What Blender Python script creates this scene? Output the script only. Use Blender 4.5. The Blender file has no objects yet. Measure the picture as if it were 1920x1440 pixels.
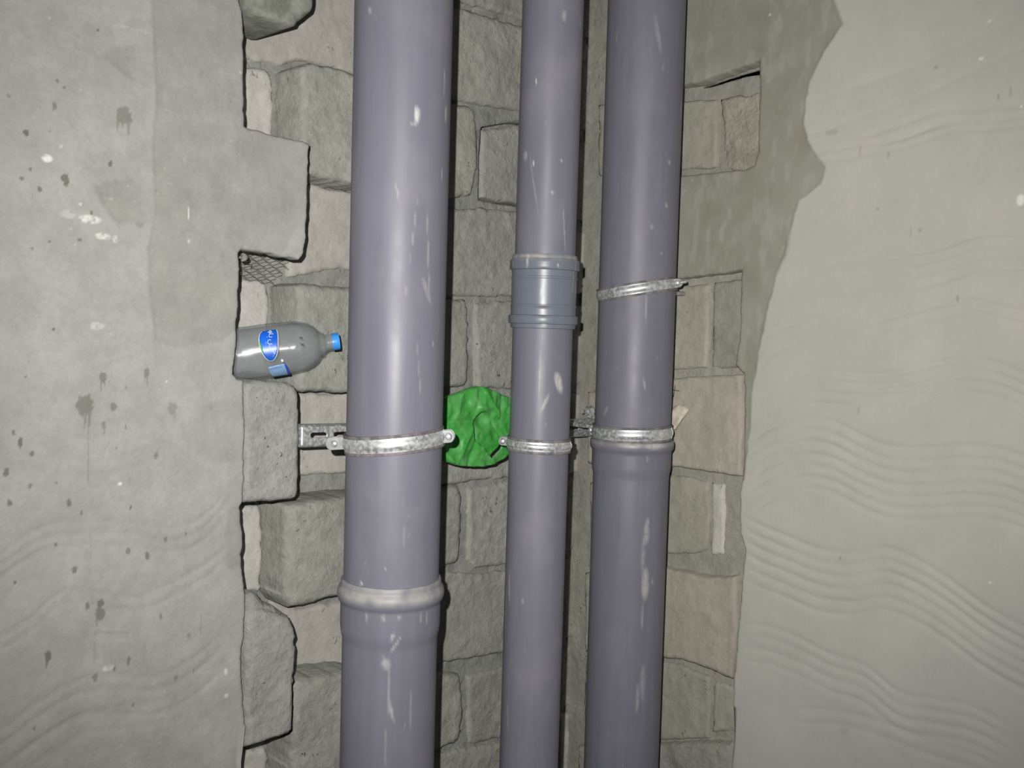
import bpy, bmesh, math, random
import numpy as np
from mathutils import Vector, Matrix

# ------------------------------------------------------------------ scene / camera / light
scene = bpy.context.scene
COL = scene.collection
F_PX = 1840.0                      # focal length for a 1920 px wide frame
ROLL = math.radians(1.71)
PITCH = math.radians(3.4)
CAM = np.array([0.0, 0.0, 1.5])
_c = math.cos(math.pi / 4)
FWD = np.array([_c * math.cos(PITCH), _c * math.cos(PITCH), -math.sin(PITCH)])
R0 = np.array([_c, -_c, 0.0])
U0 = np.cross(R0, FWD)
RC = math.cos(ROLL) * R0 + math.sin(ROLL) * U0
UC = -math.sin(ROLL) * R0 + math.cos(ROLL) * U0

cam_d = bpy.data.cameras.new('camera')
cam_d.sensor_width = 36.0
cam_d.lens = 36.0 * F_PX / 1920.0
cam_d.clip_start = 0.02
cam = bpy.data.objects.new('camera', cam_d)
COL.objects.link(cam)
M = Matrix.Identity(4)
for i in range(3):
    M[i][0] = RC[i]; M[i][1] = UC[i]; M[i][2] = -FWD[i]; M[i][3] = CAM[i]
cam.matrix_world = M
scene.camera = cam

world = bpy.data.worlds.new('world')
scene.world = world
world.use_nodes = True
world.node_tree.nodes['Background'].inputs[0].default_value = (0, 0, 0, 1)
world.node_tree.nodes['Background'].inputs[1].default_value = 0.0

# the camera's own flash: a small bright lamp up and to the left of the lens
fl = bpy.data.lights.new('camera_flash_offscreen', 'SPOT')
fl.energy = 172.0
fl.color = (1.0, 0.985, 0.95)
fl.spot_size = math.radians(94)
fl.spot_blend = 1.0
fl.shadow_soft_size = 0.006
flo = bpy.data.objects.new('camera_flash_offscreen', fl)
COL.objects.link(flo)
fpos = CAM - RC * 0.045 + UC * 0.052
aim = FWD + UC * 0.035 + RC * 0.045
z = -aim / np.linalg.norm(aim)
x = np.cross(UC, z); x /= np.linalg.norm(x)
y = np.cross(z, x)
M = Matrix.Identity(4)
for i in range(3):
    M[i][0] = x[i]; M[i][1] = y[i]; M[i][2] = z[i]; M[i][3] = fpos[i]
flo.matrix_world = M

vs = scene.view_settings
vs.view_transform = 'Standard'
vs.look = 'None'
vs.exposure = 0.0
vs.gamma = 1.0
vs.use_curve_mapping = False

# ------------------------------------------------------------------ geometry helpers
def ray(px, py):
    dx = px - 960.0; dy = py - 720.0
    return FWD * F_PX + RC * dx - UC * dy

def onY(px, py, Y):
    d = ray(px, py); t = (Y - CAM[1]) / d[1]
    return CAM + d * t

def onX(px, py, X):
    d = ray(px, py); t = (X - CAM[0]) / d[0]
    return CAM + d * t

def sY(pts, Y):
    """measured picture points -> (x, z) on the wall plane y = Y"""
    return [(p[0], p[2]) for p in (onY(a, b, Y) for a, b in pts)]

def sX(pts, X):
    return [(p[1], p[2]) for p in (onX(a, b, X) for a, b in pts)]

def _hash(ix, iy, seed):
    h = (ix.astype(np.int64) * 374761393 + iy.astype(np.int64) * 668265263 + seed * 69069) & 0xFFFFFFFF
    h = ((h ^ (h >> 13)) * 1274126177) & 0xFFFFFFFF
    h = h ^ (h >> 16)
    return (h & 0xFFFF) / 65535.0

def vnoise(x, y, seed=0):
    x = np.asarray(x, float); y = np.asarray(y, float)
    ix = np.floor(x); iy = np.floor(y)
    fx = x - ix; fy = y - iy
    fx = fx * fx * (3 - 2 * fx); fy = fy * fy * (3 - 2 * fy)
    a = _hash(ix, iy, seed); b = _hash(ix + 1, iy, seed)
    c = _hash(ix, iy + 1, seed); d = _hash(ix + 1, iy + 1, seed)
    return (a * (1 - fx) + b * fx) * (1 - fy) + (c * (1 - fx) + d * fx) * fy

def fbm(x, y, seed=0, octv=4):
    x = np.asarray(x, float); y = np.asarray(y, float)
    s = 0; a = 0.5; t = 0
    for i in range(octv):
        s = s + a * vnoise(x, y, seed + i * 17); t += a
        x = x * 2.03 + 5.1; y = y * 2.03 + 1.7; a *= 0.5
    return s / t

def inside(px, py, rings):
    res = np.zeros(px.shape, bool)
    for r in rings:
        n = len(r)
        for i in range(n):
            x1, y1 = r[i]; x2, y2 = r[(i + 1) % n]
            if y1 == y2:
                continue
            c = ((y1 > py) != (y2 > py)) & (px < (x2 - x1) * (py - y1) / (y2 - y1) + x1)
            res ^= c
    return res

def seg_near(px, py, ring):
    """distance to closed ring and nearest point"""
    best = np.full(px.shape, 1e9); bx = px.copy(); by = py.copy()
    n = len(ring)
    for i in range(n):
        x1, y1 = ring[i]; x2, y2 = ring[(i + 1) % n]
        dx, dy = x2 - x1, y2 - y1
        L = dx * dx + dy * dy
        if L < 1e-14:
            continue
        t = np.clip(((px - x1) * dx + (py - y1) * dy) / L, 0, 1)
        qx = x1 + t * dx; qy = y1 + t * dy
        d = (px - qx) ** 2 + (py - qy) ** 2
        m = d < best
        best = np.where(m, d, best); bx = np.where(m, qx, bx); by = np.where(m, qy, by)
    return np.sqrt(best), bx, by

def rough(ring, step, amp, seed, lim=None):
    """densify an outline and make it ragged"""
    out = []
    n = len(ring); k = 0.0
    for i in range(n):
        x1, y1 = ring[i]; x2, y2 = ring[(i + 1) % n]
        L = math.hypot(x2 - x1, y2 - y1)
        m = max(1, int(L / step))
        if lim and not (lim(x1, y1) and lim(x2, y2)):
            out.append((x1, y1)); k += L; continue
        nx, ny = -(y2 - y1) / max(L, 1e-9), (x2 - x1) / max(L, 1e-9)
        for j in range(m):
            t = j / m
            kk = k + L * t
            a = (float(fbm(np.array(kk / 0.012), np.array(seed * 3.3), seed, 3)) - 0.5) * 2 * amp
            out.append((x1 + (x2 - x1) * t + nx * a, y1 + (y2 - y1) * t + ny * a))
        k += L
    return out

def link(me, name, mat, parent=None, smooth=True):
    o = bpy.data.objects.new(name, me)
    COL.objects.link(o)
    if mat:
        me.materials.append(mat)
    if smooth:
        me.polygons.foreach_set('use_smooth', np.ones(len(me.polygons), bool))
    if parent:
        o.parent = parent
    return o

def axis_coords(lo, hi, cell, dense=None, coarse=0.06):
    if dense is None or (dense[0] <= lo and dense[1] >= hi):
        n = max(2, int(math.ceil((hi - lo) / cell)))
        return np.linspace(lo, hi, n + 1)
    a, b = max(lo, dense[0]), min(hi, dense[1])
    parts = []
    if a > lo:
        parts.append(np.linspace(lo, a, max(2, int((a - lo) / coarse) + 1))[:-1])
    parts.append(np.linspace(a, b, max(2, int((b - a) / cell)) + 1))
    if b < hi:
        parts.append(np.linspace(b, hi, max(2, int((hi - b) / coarse) + 1))[1:])
    return np.concatenate(parts)

def panel(name, rings, mapf, mat, parent=None, cell=0.008, depth=0.1, hfun=None, bevel=0.0, bev_h=None,
          attrs=None, dense_s=None, dense_z=None, flip=False, ring_depth=None, closed=False, smooth=True,
          near_only=None, side_mat=None):
    """relief slab: fine grid inside an outline (rings, even-odd), raised by hfun, with real sides going back.
    mapf(s, z, h) -> x, y, z with h pointing out of the slab."""
    ring0 = rings[0]
    xs = [p[0] for p in ring0]; zs = [p[1] for p in ring0]
    S = axis_coords(min(xs), max(xs), cell, dense_s)
    Z = axis_coords(min(zs), max(zs), cell, dense_z)
    ns, nz = len(S), len(Z)
    cs, cz = np.meshgrid((S[:-1] + S[1:]) / 2, (Z[:-1] + Z[1:]) / 2, indexing='ij')
    keep = inside(cs, cz, rings)
    gi, gj = np.nonzero(keep)
    a = gi * nz + gj; b = (gi + 1) * nz + gj; c = (gi + 1) * nz + gj + 1; d = gi * nz + gj + 1
    quads = np.stack([a, b, c, d], 1)
    used, inv = np.unique(quads, return_inverse=True)
    quads = inv.reshape(-1, 4)
    vs_ = S[used // nz].copy(); vz_ = Z[used % nz].copy()
    # border edges
    e = np.concatenate([quads[:, [0, 1]], quads[:, [1, 2]], quads[:, [2, 3]], quads[:, [3, 0]]])
    key = np.sort(e, 1)
    kk = key[:, 0].astype(np.int64) * (len(used) + 1) + key[:, 1]
    u, idx, cnt = np.unique(kk, return_index=True, return_counts=True)
    be = e[idx[cnt == 1]]
    bv = np.unique(be)
    which = np.zeros(len(used), int)
    if len(bv):
        bd = np.full(len(bv), 1e9); bx = vs_[bv].copy(); by = vz_[bv].copy()
        for ri, r in enumerate(rings):
            dd, qx, qy = seg_near(vs_[bv], vz_[bv], r)
            m = dd < bd
            bd = np.where(m, dd, bd); bx = np.where(m, qx, bx); by = np.where(m, qy, by)
            which[bv[m]] = ri
        vs_[bv] = bx; vz_[bv] = by
    h = np.zeros(len(used))
    if bevel > 0:
        dist, _, _ = seg_near(vs_, vz_, ring0) if near_only is None else (np.full(len(used), 1.0), 0, 0)
        if near_only is not None:
            m = near_only(vs_, vz_)
            dd, _, _ = seg_near(vs_[m], vz_[m], ring0)
            dist[m] = dd
        t = np.clip(dist / bevel, 0, 1)
        h = -(bevel if bev_h is None else bev_h) * (1 - np.sqrt(np.clip(1 - (1 - t) ** 2, 0, 1)))
    if hfun is not None:
        h = h + hfun(vs_, vz_)
    X, Y, ZZ = mapf(vs_, vz_, h)
    V = np.stack([X, Y, ZZ], 1)
    nv = len(V)
    # sides
    dep = np.full(len(bv), depth)
    if ring_depth:
        for ri, v in ring_depth.items():
            dep[which[bv] == ri] = v
    bX, bY, bZ = mapf(vs_[bv], vz_[bv], np.minimum(h[bv] - 0.0005, -dep))
    bmap = np.full(nv, -1); bmap[bv] = nv + np.arange(len(bv))
    V = np.concatenate([V, np.stack([bX, bY, bZ], 1)])
    side = np.stack([be[:, 1], be[:, 0], bmap[be[:, 0]], bmap[be[:, 1]]], 1)
    faces = np.concatenate([quads, side])
    if closed:
        cX, cY, cZ = mapf(vs_, vz_, np.full(nv, -depth))
        off = len(V)
        V = np.concatenate([V, np.stack([cX, cY, cZ], 1)])
        faces = np.concatenate([faces, quads[:, ::-1] + off])
    if flip:
        faces = faces[:, ::-1]
    me = bpy.data.meshes.new(name)
    me.vertices.add(len(V)); me.vertices.foreach_set('co', V.ravel())
    nf = len(faces)
    me.loops.add(nf * 4); me.loops.foreach_set('vertex_index', np.ascontiguousarray(faces).ravel().astype(np.int32))
    me.polygons.add(nf)
    me.polygons.foreach_set('loop_start', np.arange(nf, dtype=np.int32) * 4)
    me.update(calc_edges=True)
    if attrs:
        for an, fn in attrs.items():
            at = me.attributes.new(an, 'FLOAT', 'POINT')
            val = np.zeros(len(V)); val[:nv] = fn(vs_, vz_)
            val[nv:nv + len(bv)] = val[bv]
            at.data.foreach_set('value', val)
    me.validate()
    o = link(me, name, mat, parent, smooth)
    if side_mat:
        me.materials.append(side_mat)
        mi = np.zeros(len(me.polygons), np.int32); mi[len(quads):] = 1
        me.polygons.foreach_set('material_index', mi)
    return o

def mapY(Y):
    return lambda s, z, h: (s, Y - h, z)

def mapX(X):
    return lambda s, z, h: (X - h, s, z)

def lathe(name, prof, mat, parent=None, seg=96, base=(0, 0, 0), axis=(0, 0, 1), a0=0.0, a1=2 * math.pi, xdir=None,
          closed_profile=False, attr=None, smooth=True, sharp=35):
    """prof: list of (r, t) along axis"""
    A = Vector(axis).normalized()
    if xdir is None:
        xdir = Vector((1, 0, 0)) if abs(A.x) < 0.9 else Vector((0, 1, 0))
    Xd = (Vector(xdir) - A * Vector(xdir).dot(A)).normalized()
    Yd = A.cross(Xd)
    full = abs(a1 - a0 - 2 * math.pi) < 1e-6
    n = seg if full else seg + 1
    ang = a0 + (a1 - a0) * np.arange(n) / seg
    P = np.array(prof); m = len(P)
    B = np.array(base, float)
    Xn, Yn, An = np.array(Xd), np.array(Yd), np.array(A)
    V = (B[None, None] + P[:, None, 1, None] * An + P[:, None, 0, None] * (np.cos(ang)[None, :, None] * Xn + np.sin(ang)[None, :, None] * Yn)).reshape(-1, 3)
    faces = []
    rows = m if closed_profile else m - 1
    cols = n if full else n - 1
    for i in range(rows):
        i2 = (i + 1) % m
        for j in range(cols):
            j2 = (j + 1) % n
            faces.append((i * n + j, i * n + j2, i2 * n + j2, i2 * n + j))
    if not full and closed_profile:
        faces.append([i * n for i in range(m)])
        faces.append([i * n + n - 1 for i in range(m)][::-1])
    me = bpy.data.meshes.new(name)
    me.from_pydata(V.tolist(), [], faces)
    bm = bmesh.new(); bm.from_mesh(me)
    bmesh.ops.recalc_face_normals(bm, faces=bm.faces)
    for e in bm.edges:
        if len(e.link_faces) == 2 and e.calc_face_angle(0) > math.radians(sharp):
            e.smooth = False
    bm.to_mesh(me); bm.free()
    if attr:
        for an, val in attr.items():
            at = me.attributes.new(an, 'FLOAT', 'POINT')
            at.data.foreach_set('value', np.asarray(val, float).ravel())
    return link(me, name, mat, parent, smooth)

def tube_mesh(bm, pts, r, seg=6, caps=True):
    pts = [Vector(p) for p in pts]
    rings = []
    up = Vector((0.3, 0.2, 1))
    for i, p in enumerate(pts):
        t = (pts[min(i + 1, len(pts) - 1)] - pts[max(i - 1, 0)]).normalized()
        a = t.cross(up)
        if a.length < 1e-4:
            a = t.cross(Vector((1, 0, 0)))
        a.normalize(); b = t.cross(a)
        rings.append([bm.verts.new(p + a * math.cos(2 * math.pi * k / seg) * r + b * math.sin(2 * math.pi * k / seg) * r) for k in range(seg)])
    for i in range(len(rings) - 1):
        for k in range(seg):
            bm.faces.new((rings[i][k], rings[i][(k + 1) % seg], rings[i + 1][(k + 1) % seg], rings[i + 1][k]))
    if caps:
        bm.faces.new(rings[0][::-1]); bm.faces.new(rings[-1])

def bm_obj(bm, name, mat, parent=None, smooth=True):
    bmesh.ops.recalc_face_normals(bm, faces=bm.faces)
    me = bpy.data.meshes.new(name)
    bm.to_mesh(me); bm.free()
    return link(me, name, mat, parent, smooth)

def box_bm(bm, center, ax, ay, az, sx, sy, sz, bev=0.0):
    m = Matrix.Identity(4)
    for i in range(3):
        m[i][0] = ax[i] * sx; m[i][1] = ay[i] * sy; m[i][2] = az[i] * sz; m[i][3] = center[i]
    r = bmesh.ops.create_cube(bm, size=1.0, matrix=m)
    if bev:
        es = list({e for v in r['verts'] for e in v.link_edges})
        bmesh.ops.bevel(bm, geom=es, offset=bev, segments=2, affect='EDGES', profile=0.6)

def empty(name, loc):
    o = bpy.data.objects.new(name, None)
    COL.objects.link(o)
    o.location = loc
    o.empty_display_size = 0.05
    bpy.context.view_layer.update()
    return o

def adopt(parent, *objs):
    """parent keeping world placement (parts are built in world coordinates)"""
    bpy.context.view_layer.update()
    inv = parent.matrix_world.inverted()
    for o in objs:
        o.parent = parent
        o.matrix_parent_inverse = inv

def tag(o, label=None, cat=None, group=None, kind=None):
    if label: o['label'] = label
    if cat: o['category'] = cat
    if group: o['group'] = group
    if kind: o['kind'] = kind
    return o

# ------------------------------------------------------------------ materials
def new_mat(name):
    m = bpy.data.materials.new(name)
    m.use_nodes = True
    nt = m.node_tree
    b = nt.nodes['Principled BSDF']
    return m, nt, b

def N(nt, kind, **kw):
    n = nt.nodes.new(kind)
    for k, v in kw.items():
        if k.startswith('i_'):
            n.inputs[k[2:].replace('_', ' ')].default_value = v
        else:
            setattr(n, k, v)
    return n

def mixc(nt, fac, a, b, mode='MIX'):
    n = nt.nodes.new('ShaderNodeMix'); n.data_type = 'RGBA'; n.blend_type = mode
    for sock, v in ((n.inputs[0], fac), (n.inputs[6], a), (n.inputs[7], b)):
        if hasattr(v, 'is_linked') or isinstance(v, bpy.types.NodeSocket):
            nt.links.new(v, sock)
        elif isinstance(v, (int, float)):
            sock.default_value = v
        else:
            sock.default_value = (*v, 1) if len(v) == 3 else v
    return n.outputs[2]

def ramp(nt, src, lo, hi, a=0.0, b=1.0):
    n = nt.nodes.new('ShaderNodeMapRange')
    nt.links.new(src, n.inputs[0])
    n.inputs[1].default_value = lo; n.inputs[2].default_value = hi
    n.inputs[3].default_value = a; n.inputs[4].default_value = b
    n.interpolation_type = 'SMOOTHSTEP'
    return n.outputs[0]

def noise(nt, vec, scale, detail=4, rough_=0.6, dist=0.0):
    n = nt.nodes.new('ShaderNodeTexNoise')
    n.inputs['Scale'].default_value = scale
    n.inputs['Detail'].default_value = detail
    n.inputs['Roughness'].default_value = rough_
    n.inputs['Distortion'].default_value = dist
    nt.links.new(vec, n.inputs['Vector'])
    return n.outputs['Fac']

def concrete(name, ca, cb, stain=(0.14, 0.135, 0.105), pits=0.5, bump=0.35, blotch=5.0, grain=1.0, vary=0.0, streak=False):
    m, nt, b = new_mat(name)
    geo = nt.nodes.new('ShaderNodeNewGeometry')
    P = geo.outputs['Position']
    n1 = noise(nt, P, blotch, 5, 0.62)
    n2 = noise(nt, P, blotch * 5, 4, 0.6)
    n3 = noise(nt, P, 130, 3, 0.65)
    col = mixc(nt, ramp(nt, n1, 0.32, 0.68), ca, cb)
    d = tuple(0.80 * v for v in ca); l = tuple(min(1, 1.16 * v) for v in ca)
    f2 = ramp(nt, n2, 0.3, 0.72)
    col = mixc(nt, 0.42 * grain, col, mixc(nt, f2, d, l))
    if streak:
        mp = nt.nodes.new('ShaderNodeMapping'); mp.inputs['Scale'].default_value = (1, 1, 0.16)
        nt.links.new(P, mp.inputs[0])
        ns = noise(nt, mp.outputs[0], 60, 4, 0.6)
        col = mixc(nt, 0.3, col, mixc(nt, ramp(nt, ns, 0.35, 0.68), d, l))
    col = mixc(nt, ramp(nt, n3, 0.25, 0.75, 0.10 * grain, 0.0), col, (0.03, 0.03, 0.028))
    if vary:
        oi = nt.nodes.new('ShaderNodeObjectInfo')
        hv = nt.nodes.new('ShaderNodeHueSaturation')
        nt.links.new(col, hv.inputs['Color'])
        nt.links.new(ramp(nt, oi.outputs['Random'], 0, 1, 1 - vary, 1 + vary), hv.inputs['Value'])
        col = hv.outputs[0]
    # pits: small open pores
    npit = noise(nt, P, 95, 2, 0.5)
    nmask = noise(nt, P, 9, 3, 0.6)
    pit = nt.nodes.new('ShaderNodeMath'); pit.operation = 'MULTIPLY'
    nt.links.new(ramp(nt, npit, 0.66, 0.74), pit.inputs[0]); nt.links.new(ramp(nt, nmask, 0.5, 0.66), pit.inputs[1])
    col = mixc(nt, ramp(nt, pit.outputs[0], 0, 1, 0, pits), col, (0.05, 0.05, 0.045))
    # dirt / damp stains and white marks with shapes of their own
    at = nt.nodes.new('ShaderNodeAttribute'); at.attribute_name = 'tone'
    col = mixc(nt, at.outputs['Fac'], col, stain)
    ap = nt.nodes.new('ShaderNodeAttribute'); ap.attribute_name = 'pale'
    col = mixc(nt, ap.outputs['Fac'], col, (0.72, 0.72, 0.68))
    nt.links.new(col, b.inputs['Base Color'])
    b.inputs['Roughness'].default_value = 0.92
    b.inputs['Specular IOR Level'].default_value = 0.18
    add = nt.nodes.new('ShaderNodeMath'); add.operation = 'MULTIPLY_ADD'
    nt.links.new(n3, add.inputs[0]); add.inputs[1].default_value = 0.45
    nt.links.new(n2, add.inputs[2])
    sub = nt.nodes.new('ShaderNodeMath'); sub.operation = 'SUBTRACT'
    nt.links.new(add.outputs[0], sub.inputs[0]); nt.links.new(pit.outputs[0], sub.inputs[1])
    bp = nt.nodes.new('ShaderNodeBump')
    bp.inputs['Strength'].default_value = bump
    bp.inputs['Distance'].default_value = 0.006
    nt.links.new(sub.outputs[0], bp.inputs['Height'])
    nt.links.new(bp.outputs[0], b.inputs['Normal'])
    return m

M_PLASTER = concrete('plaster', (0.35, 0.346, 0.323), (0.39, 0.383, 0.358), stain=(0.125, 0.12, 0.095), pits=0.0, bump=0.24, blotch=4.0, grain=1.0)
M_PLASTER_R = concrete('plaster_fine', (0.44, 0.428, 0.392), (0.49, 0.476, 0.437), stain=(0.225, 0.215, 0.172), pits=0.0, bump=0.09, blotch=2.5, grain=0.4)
M_CEIL = concrete('ceiling_plaster', (0.34, 0.33, 0.31), (0.38, 0.37, 0.35), pits=0.0, bump=0.1, blotch=3.0)
M_BLOCK = concrete('block_grey', (0.335, 0.333, 0.30), (0.43, 0.425, 0.385), pits=0.6, bump=0.75, blotch=9, vary=0.06, grain=1.3)
M_BLOCK_G = concrete('block_green_grey', (0.31, 0.315, 0.28), (0.395, 0.395, 0.352), pits=0.5, bump=0.7, blotch=9, vary=0.06, grain=1.2)
M_PINK = concrete('block_pink', (0.44, 0.415, 0.38), (0.505, 0.478, 0.435), pits=0.35, bump=0.45, blotch=6, vary=0.04, grain=0.8)
M_PALE = concrete('block_pale', (0.50, 0.485, 0.45), (0.57, 0.55, 0.515), pits=0.4, bump=0.5, blotch=7, vary=0.03, grain=0.8)
M_WET = concrete('block_damp', (0.15, 0.16, 0.13), (0.36, 0.365, 0.325), pits=0.3, bump=0.3, blotch=20, grain=0.6)
M_MORTAR = concrete('mortar', (0.27, 0.275, 0.255), (0.35, 0.352, 0.325), pits=0.35, bump=0.8, blotch=9, grain=1.2)
M_TOOTH = concrete('block_tooth', (0.30, 0.299, 0.277), (0.385, 0.382, 0.353), pits=0.5, bump=0.7, blotch=12, grain=1.3)
M_RMORTAR = concrete('mortar_olive', (0.29, 0.285, 0.25), (0.36, 0.35, 0.30), pits=0.3, bump=0.6, blotch=9, grain=1.0)
M_RPALE = concrete('mortar_droppings', (0.30, 0.285, 0.23), (0.52, 0.50, 0.42), pits=0.35, bump=0.7, blotch=22, streak=True)
M_RBLOCK = concrete('block_olive', (0.345, 0.332, 0.278), (0.42, 0.405, 0.345), pits=0.35, bump=0.45, blotch=8, vary=0.04, streak=True)
M_RPINK = concrete('block_olive_pink', (0.36, 0.34, 0.285), (0.51, 0.445, 0.37), pits=0.25, bump=0.45, blotch=6, vary=0.04, streak=True)
M_FLOOR = concrete('floor_screed', (0.30, 0.29, 0.27), (0.36, 0.35, 0.32), pits=0.2, bump=0.2, blotch=2)

def plastic(name, base, dark, rough_=0.36, marks=True, spec=0.5):
    m, nt, b = new_mat(name)
    tc = nt.nodes.new('ShaderNodeTexCoord')
    mp = nt.nodes.new('ShaderNodeMapping'); mp.inputs['Scale'].default_value = (1, 1, 0.06)
    nt.links.new(tc.outputs['Object'], mp.inputs[0])
    n1 = noise(nt, mp.outputs[0], 55, 4, 0.6)
    n2 = noise(nt, tc.outputs['Object'], 7, 4, 0.6)
    col = mixc(nt, ramp(nt, n1, 0.3, 0.7), base, dark)
    col = mixc(nt, ramp(nt, n2, 0.5, 0.8, 0, 0.22), col, (0.30, 0.285, 0.27))
    mps = nt.nodes.new('ShaderNodeMapping'); mps.inputs['Scale'].default_value = (1, 1, 0.22)
    nt.links.new(tc.outputs['Object'], mps.inputs[0])
    n3 = noise(nt, mps.outputs[0], 95, 3, 0.7)
    n4 = noise(nt, tc.outputs['Object'], 11, 2, 0.5)
    mm = nt.nodes.new('ShaderNodeMath'); mm.operation = 'MULTIPLY'
    nt.links.new(ramp(nt, n3, 0.66, 0.75), mm.inputs[0]); nt.links.new(ramp(nt, n4, 0.46, 0.62), mm.inputs[1])
    col = mixc(nt, ramp(nt, mm.outputs[0], 0, 1, 0, 0.16), col, (0.52, 0.52, 0.52))
    r = ramp(nt, n2, 0.3, 0.75, rough_ - 0.05, rough_ + 0.12)
    if marks:
        at = nt.nodes.new('ShaderNodeAttribute'); at.attribute_name = 'marks'
        col = mixc(nt, at.outputs['Fac'], col, (0.55, 0.54, 0.52))
        ad = nt.nodes.new('ShaderNodeAttribute'); ad.attribute_name = 'dust'
        col = mixc(nt, ad.outputs['Fac'], col, (0.42, 0.395, 0.35))
    nt.links.new(col, b.inputs['Base Color'])
    nt.links.new(r, b.inputs['Roughness'])
    b.inputs['Specular IOR Level'].default_value = spec
    return m

M_PVC = plastic('grey_pvc', (0.160, 0.161, 0.200), (0.147, 0.144, 0.177), rough_=0.43, spec=0.36)
M_PVC_B = plastic('bluish_pvc', (0.148, 0.163, 0.198), (0.138, 0.150, 0.182), rough_=0.34, spec=0.4)

def metal(name, col, rough_, dust=0.25):
    m, nt, b = new_mat(name)
    tc = nt.nodes.new('ShaderNodeTexCoord')
    n1 = noise(nt, tc.outputs['Object'], 45, 4, 0.6)
    n2 = noise(nt, tc.outputs['Object'], 160, 2, 0.5)
    c = mixc(nt, ramp(nt, n1, 0.35, 0.7), col, tuple(v * 0.86 for v in col))
    nt.links.new(c, b.inputs['Base Color'])
    nt.links.new(ramp(nt, n1, 0.3, 0.7, rough_ - 0.08, rough_ + 0.1), b.inputs['Roughness'])
    nt.links.new(ramp(nt, n2, 0.35, 0.7, 0.85, 0.85 - dust), b.inputs['Metallic'])
    bp = nt.nodes.new('ShaderNodeBump'); bp.inputs['Strength'].default_value = 0.12; bp.inputs['Distance'].default_value = 0.002
    nt.links.new(n1, bp.inputs['Height']); nt.links.new(bp.outputs[0], b.inputs['Normal'])
    return m

M_ZINC = metal('zinc_plated_steel', (0.66, 0.68, 0.69), 0.42, 0.45)
M_LUG = metal('dull_zinc', (0.36, 0.37, 0.37), 0.65, 0.7)
M_ZINC_D = metal('dusty_zinc', (0.50, 0.505, 0.50), 0.5, 0.75)
M_WIRE = metal('dark_wire', (0.10, 0.09, 0.075), 0.6, 0.6)

def simple(name, col, rough_=0.5, spec=0.5, noise_amt=0.15, scale=40):
    m, nt, b = new_mat(name)
    tc = nt.nodes.new('ShaderNodeTexCoord')
    n1 = noise(nt, tc.outputs['Object'], scale, 3, 0.6)
    c = mixc(nt, ramp(nt, n1, 0.3, 0.7), tuple(v * (1 - noise_amt) for v in col), tuple(min(1, v * (1 + noise_amt)) for v in col))
    nt.links.new(c, b.inputs['Base Color'])
    b.inputs['Roughness'].default_value = rough_
    b.inputs['Specular IOR Level'].default_value = spec
    return m

M_RUBBER = simple('dusty_rubber', (0.16, 0.15, 0.15), 0.8, 0.3, 0.35, 70)
M_CAP = simple('blue_cap', (0.045, 0.28, 0.75), 0.4, 0.5, 0.04)
M_LABEL = simple('label_blue', (0.010, 0.115, 0.62), 0.35, 0.5, 0.25, 18)
M_LABEL_L = simple('label_pale_blue', (0.24, 0.40, 0.62), 0.4, 0.5, 0.05)
M_LABEL_D = simple('label_dark_blue', (0.03, 0.08, 0.45), 0.4, 0.5, 0.05)
M_GREEN_EDGE = simple('label_green', (0.04, 0.28, 0.10), 0.4, 0.5, 0.1)
M_WHITE = simple('label_white', (0.75, 0.80, 0.82), 0.5, 0.4, 0.03)
M_PRINT = simple('grey_print', (0.05, 0.055, 0.06), 0.6, 0.3, 0.1)
M_CHIP = simple('pale_wood_shard', (0.56, 0.50, 0.41), 0.85, 0.2, 0.22, 60)
M_MARK = simple('pencil_mark', (0.06, 0.055, 0.04), 0.9, 0.1, 0.1)

def bag_mat():
    m, nt, b = new_mat('green_film')
    tc = nt.nodes.new('ShaderNodeTexCoord')
    n1 = noise(nt, tc.outputs['Object'], 16, 4, 0.6, 1.2)
    n2 = noise(nt, tc.outputs['Object'], 60, 3, 0.6, 0.8)
    c = mixc(nt, ramp(nt, n1, 0.35, 0.7), (0.055, 0.36, 0.055), (0.12, 0.43, 0.12))
    c = mixc(nt, ramp(nt, n2, 0.5, 0.75, 0, 0.35), c, (0.24, 0.47, 0.22))
    nt.links.new(c, b.inputs['Base Color'])
    b.inputs['Roughness'].default_value = 0.42
    b.inputs['Specular IOR Level'].default_value = 0.4
    tr = nt.nodes.new('ShaderNodeBsdfTranslucent')
    nt.links.new(c, tr.inputs['Color'])
    mx = nt.nodes.new('ShaderNodeMixShader'); mx.inputs[0].default_value = 0.18
    nt.links.new(b.outputs[0], mx.inputs[1]); nt.links.new(tr.outputs[0], mx.inputs[2])
    nt.links.new(mx.outputs[0], nt.nodes['Material Output'].inputs['Surface'])
    return m
M_BAG = bag_mat()

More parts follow.
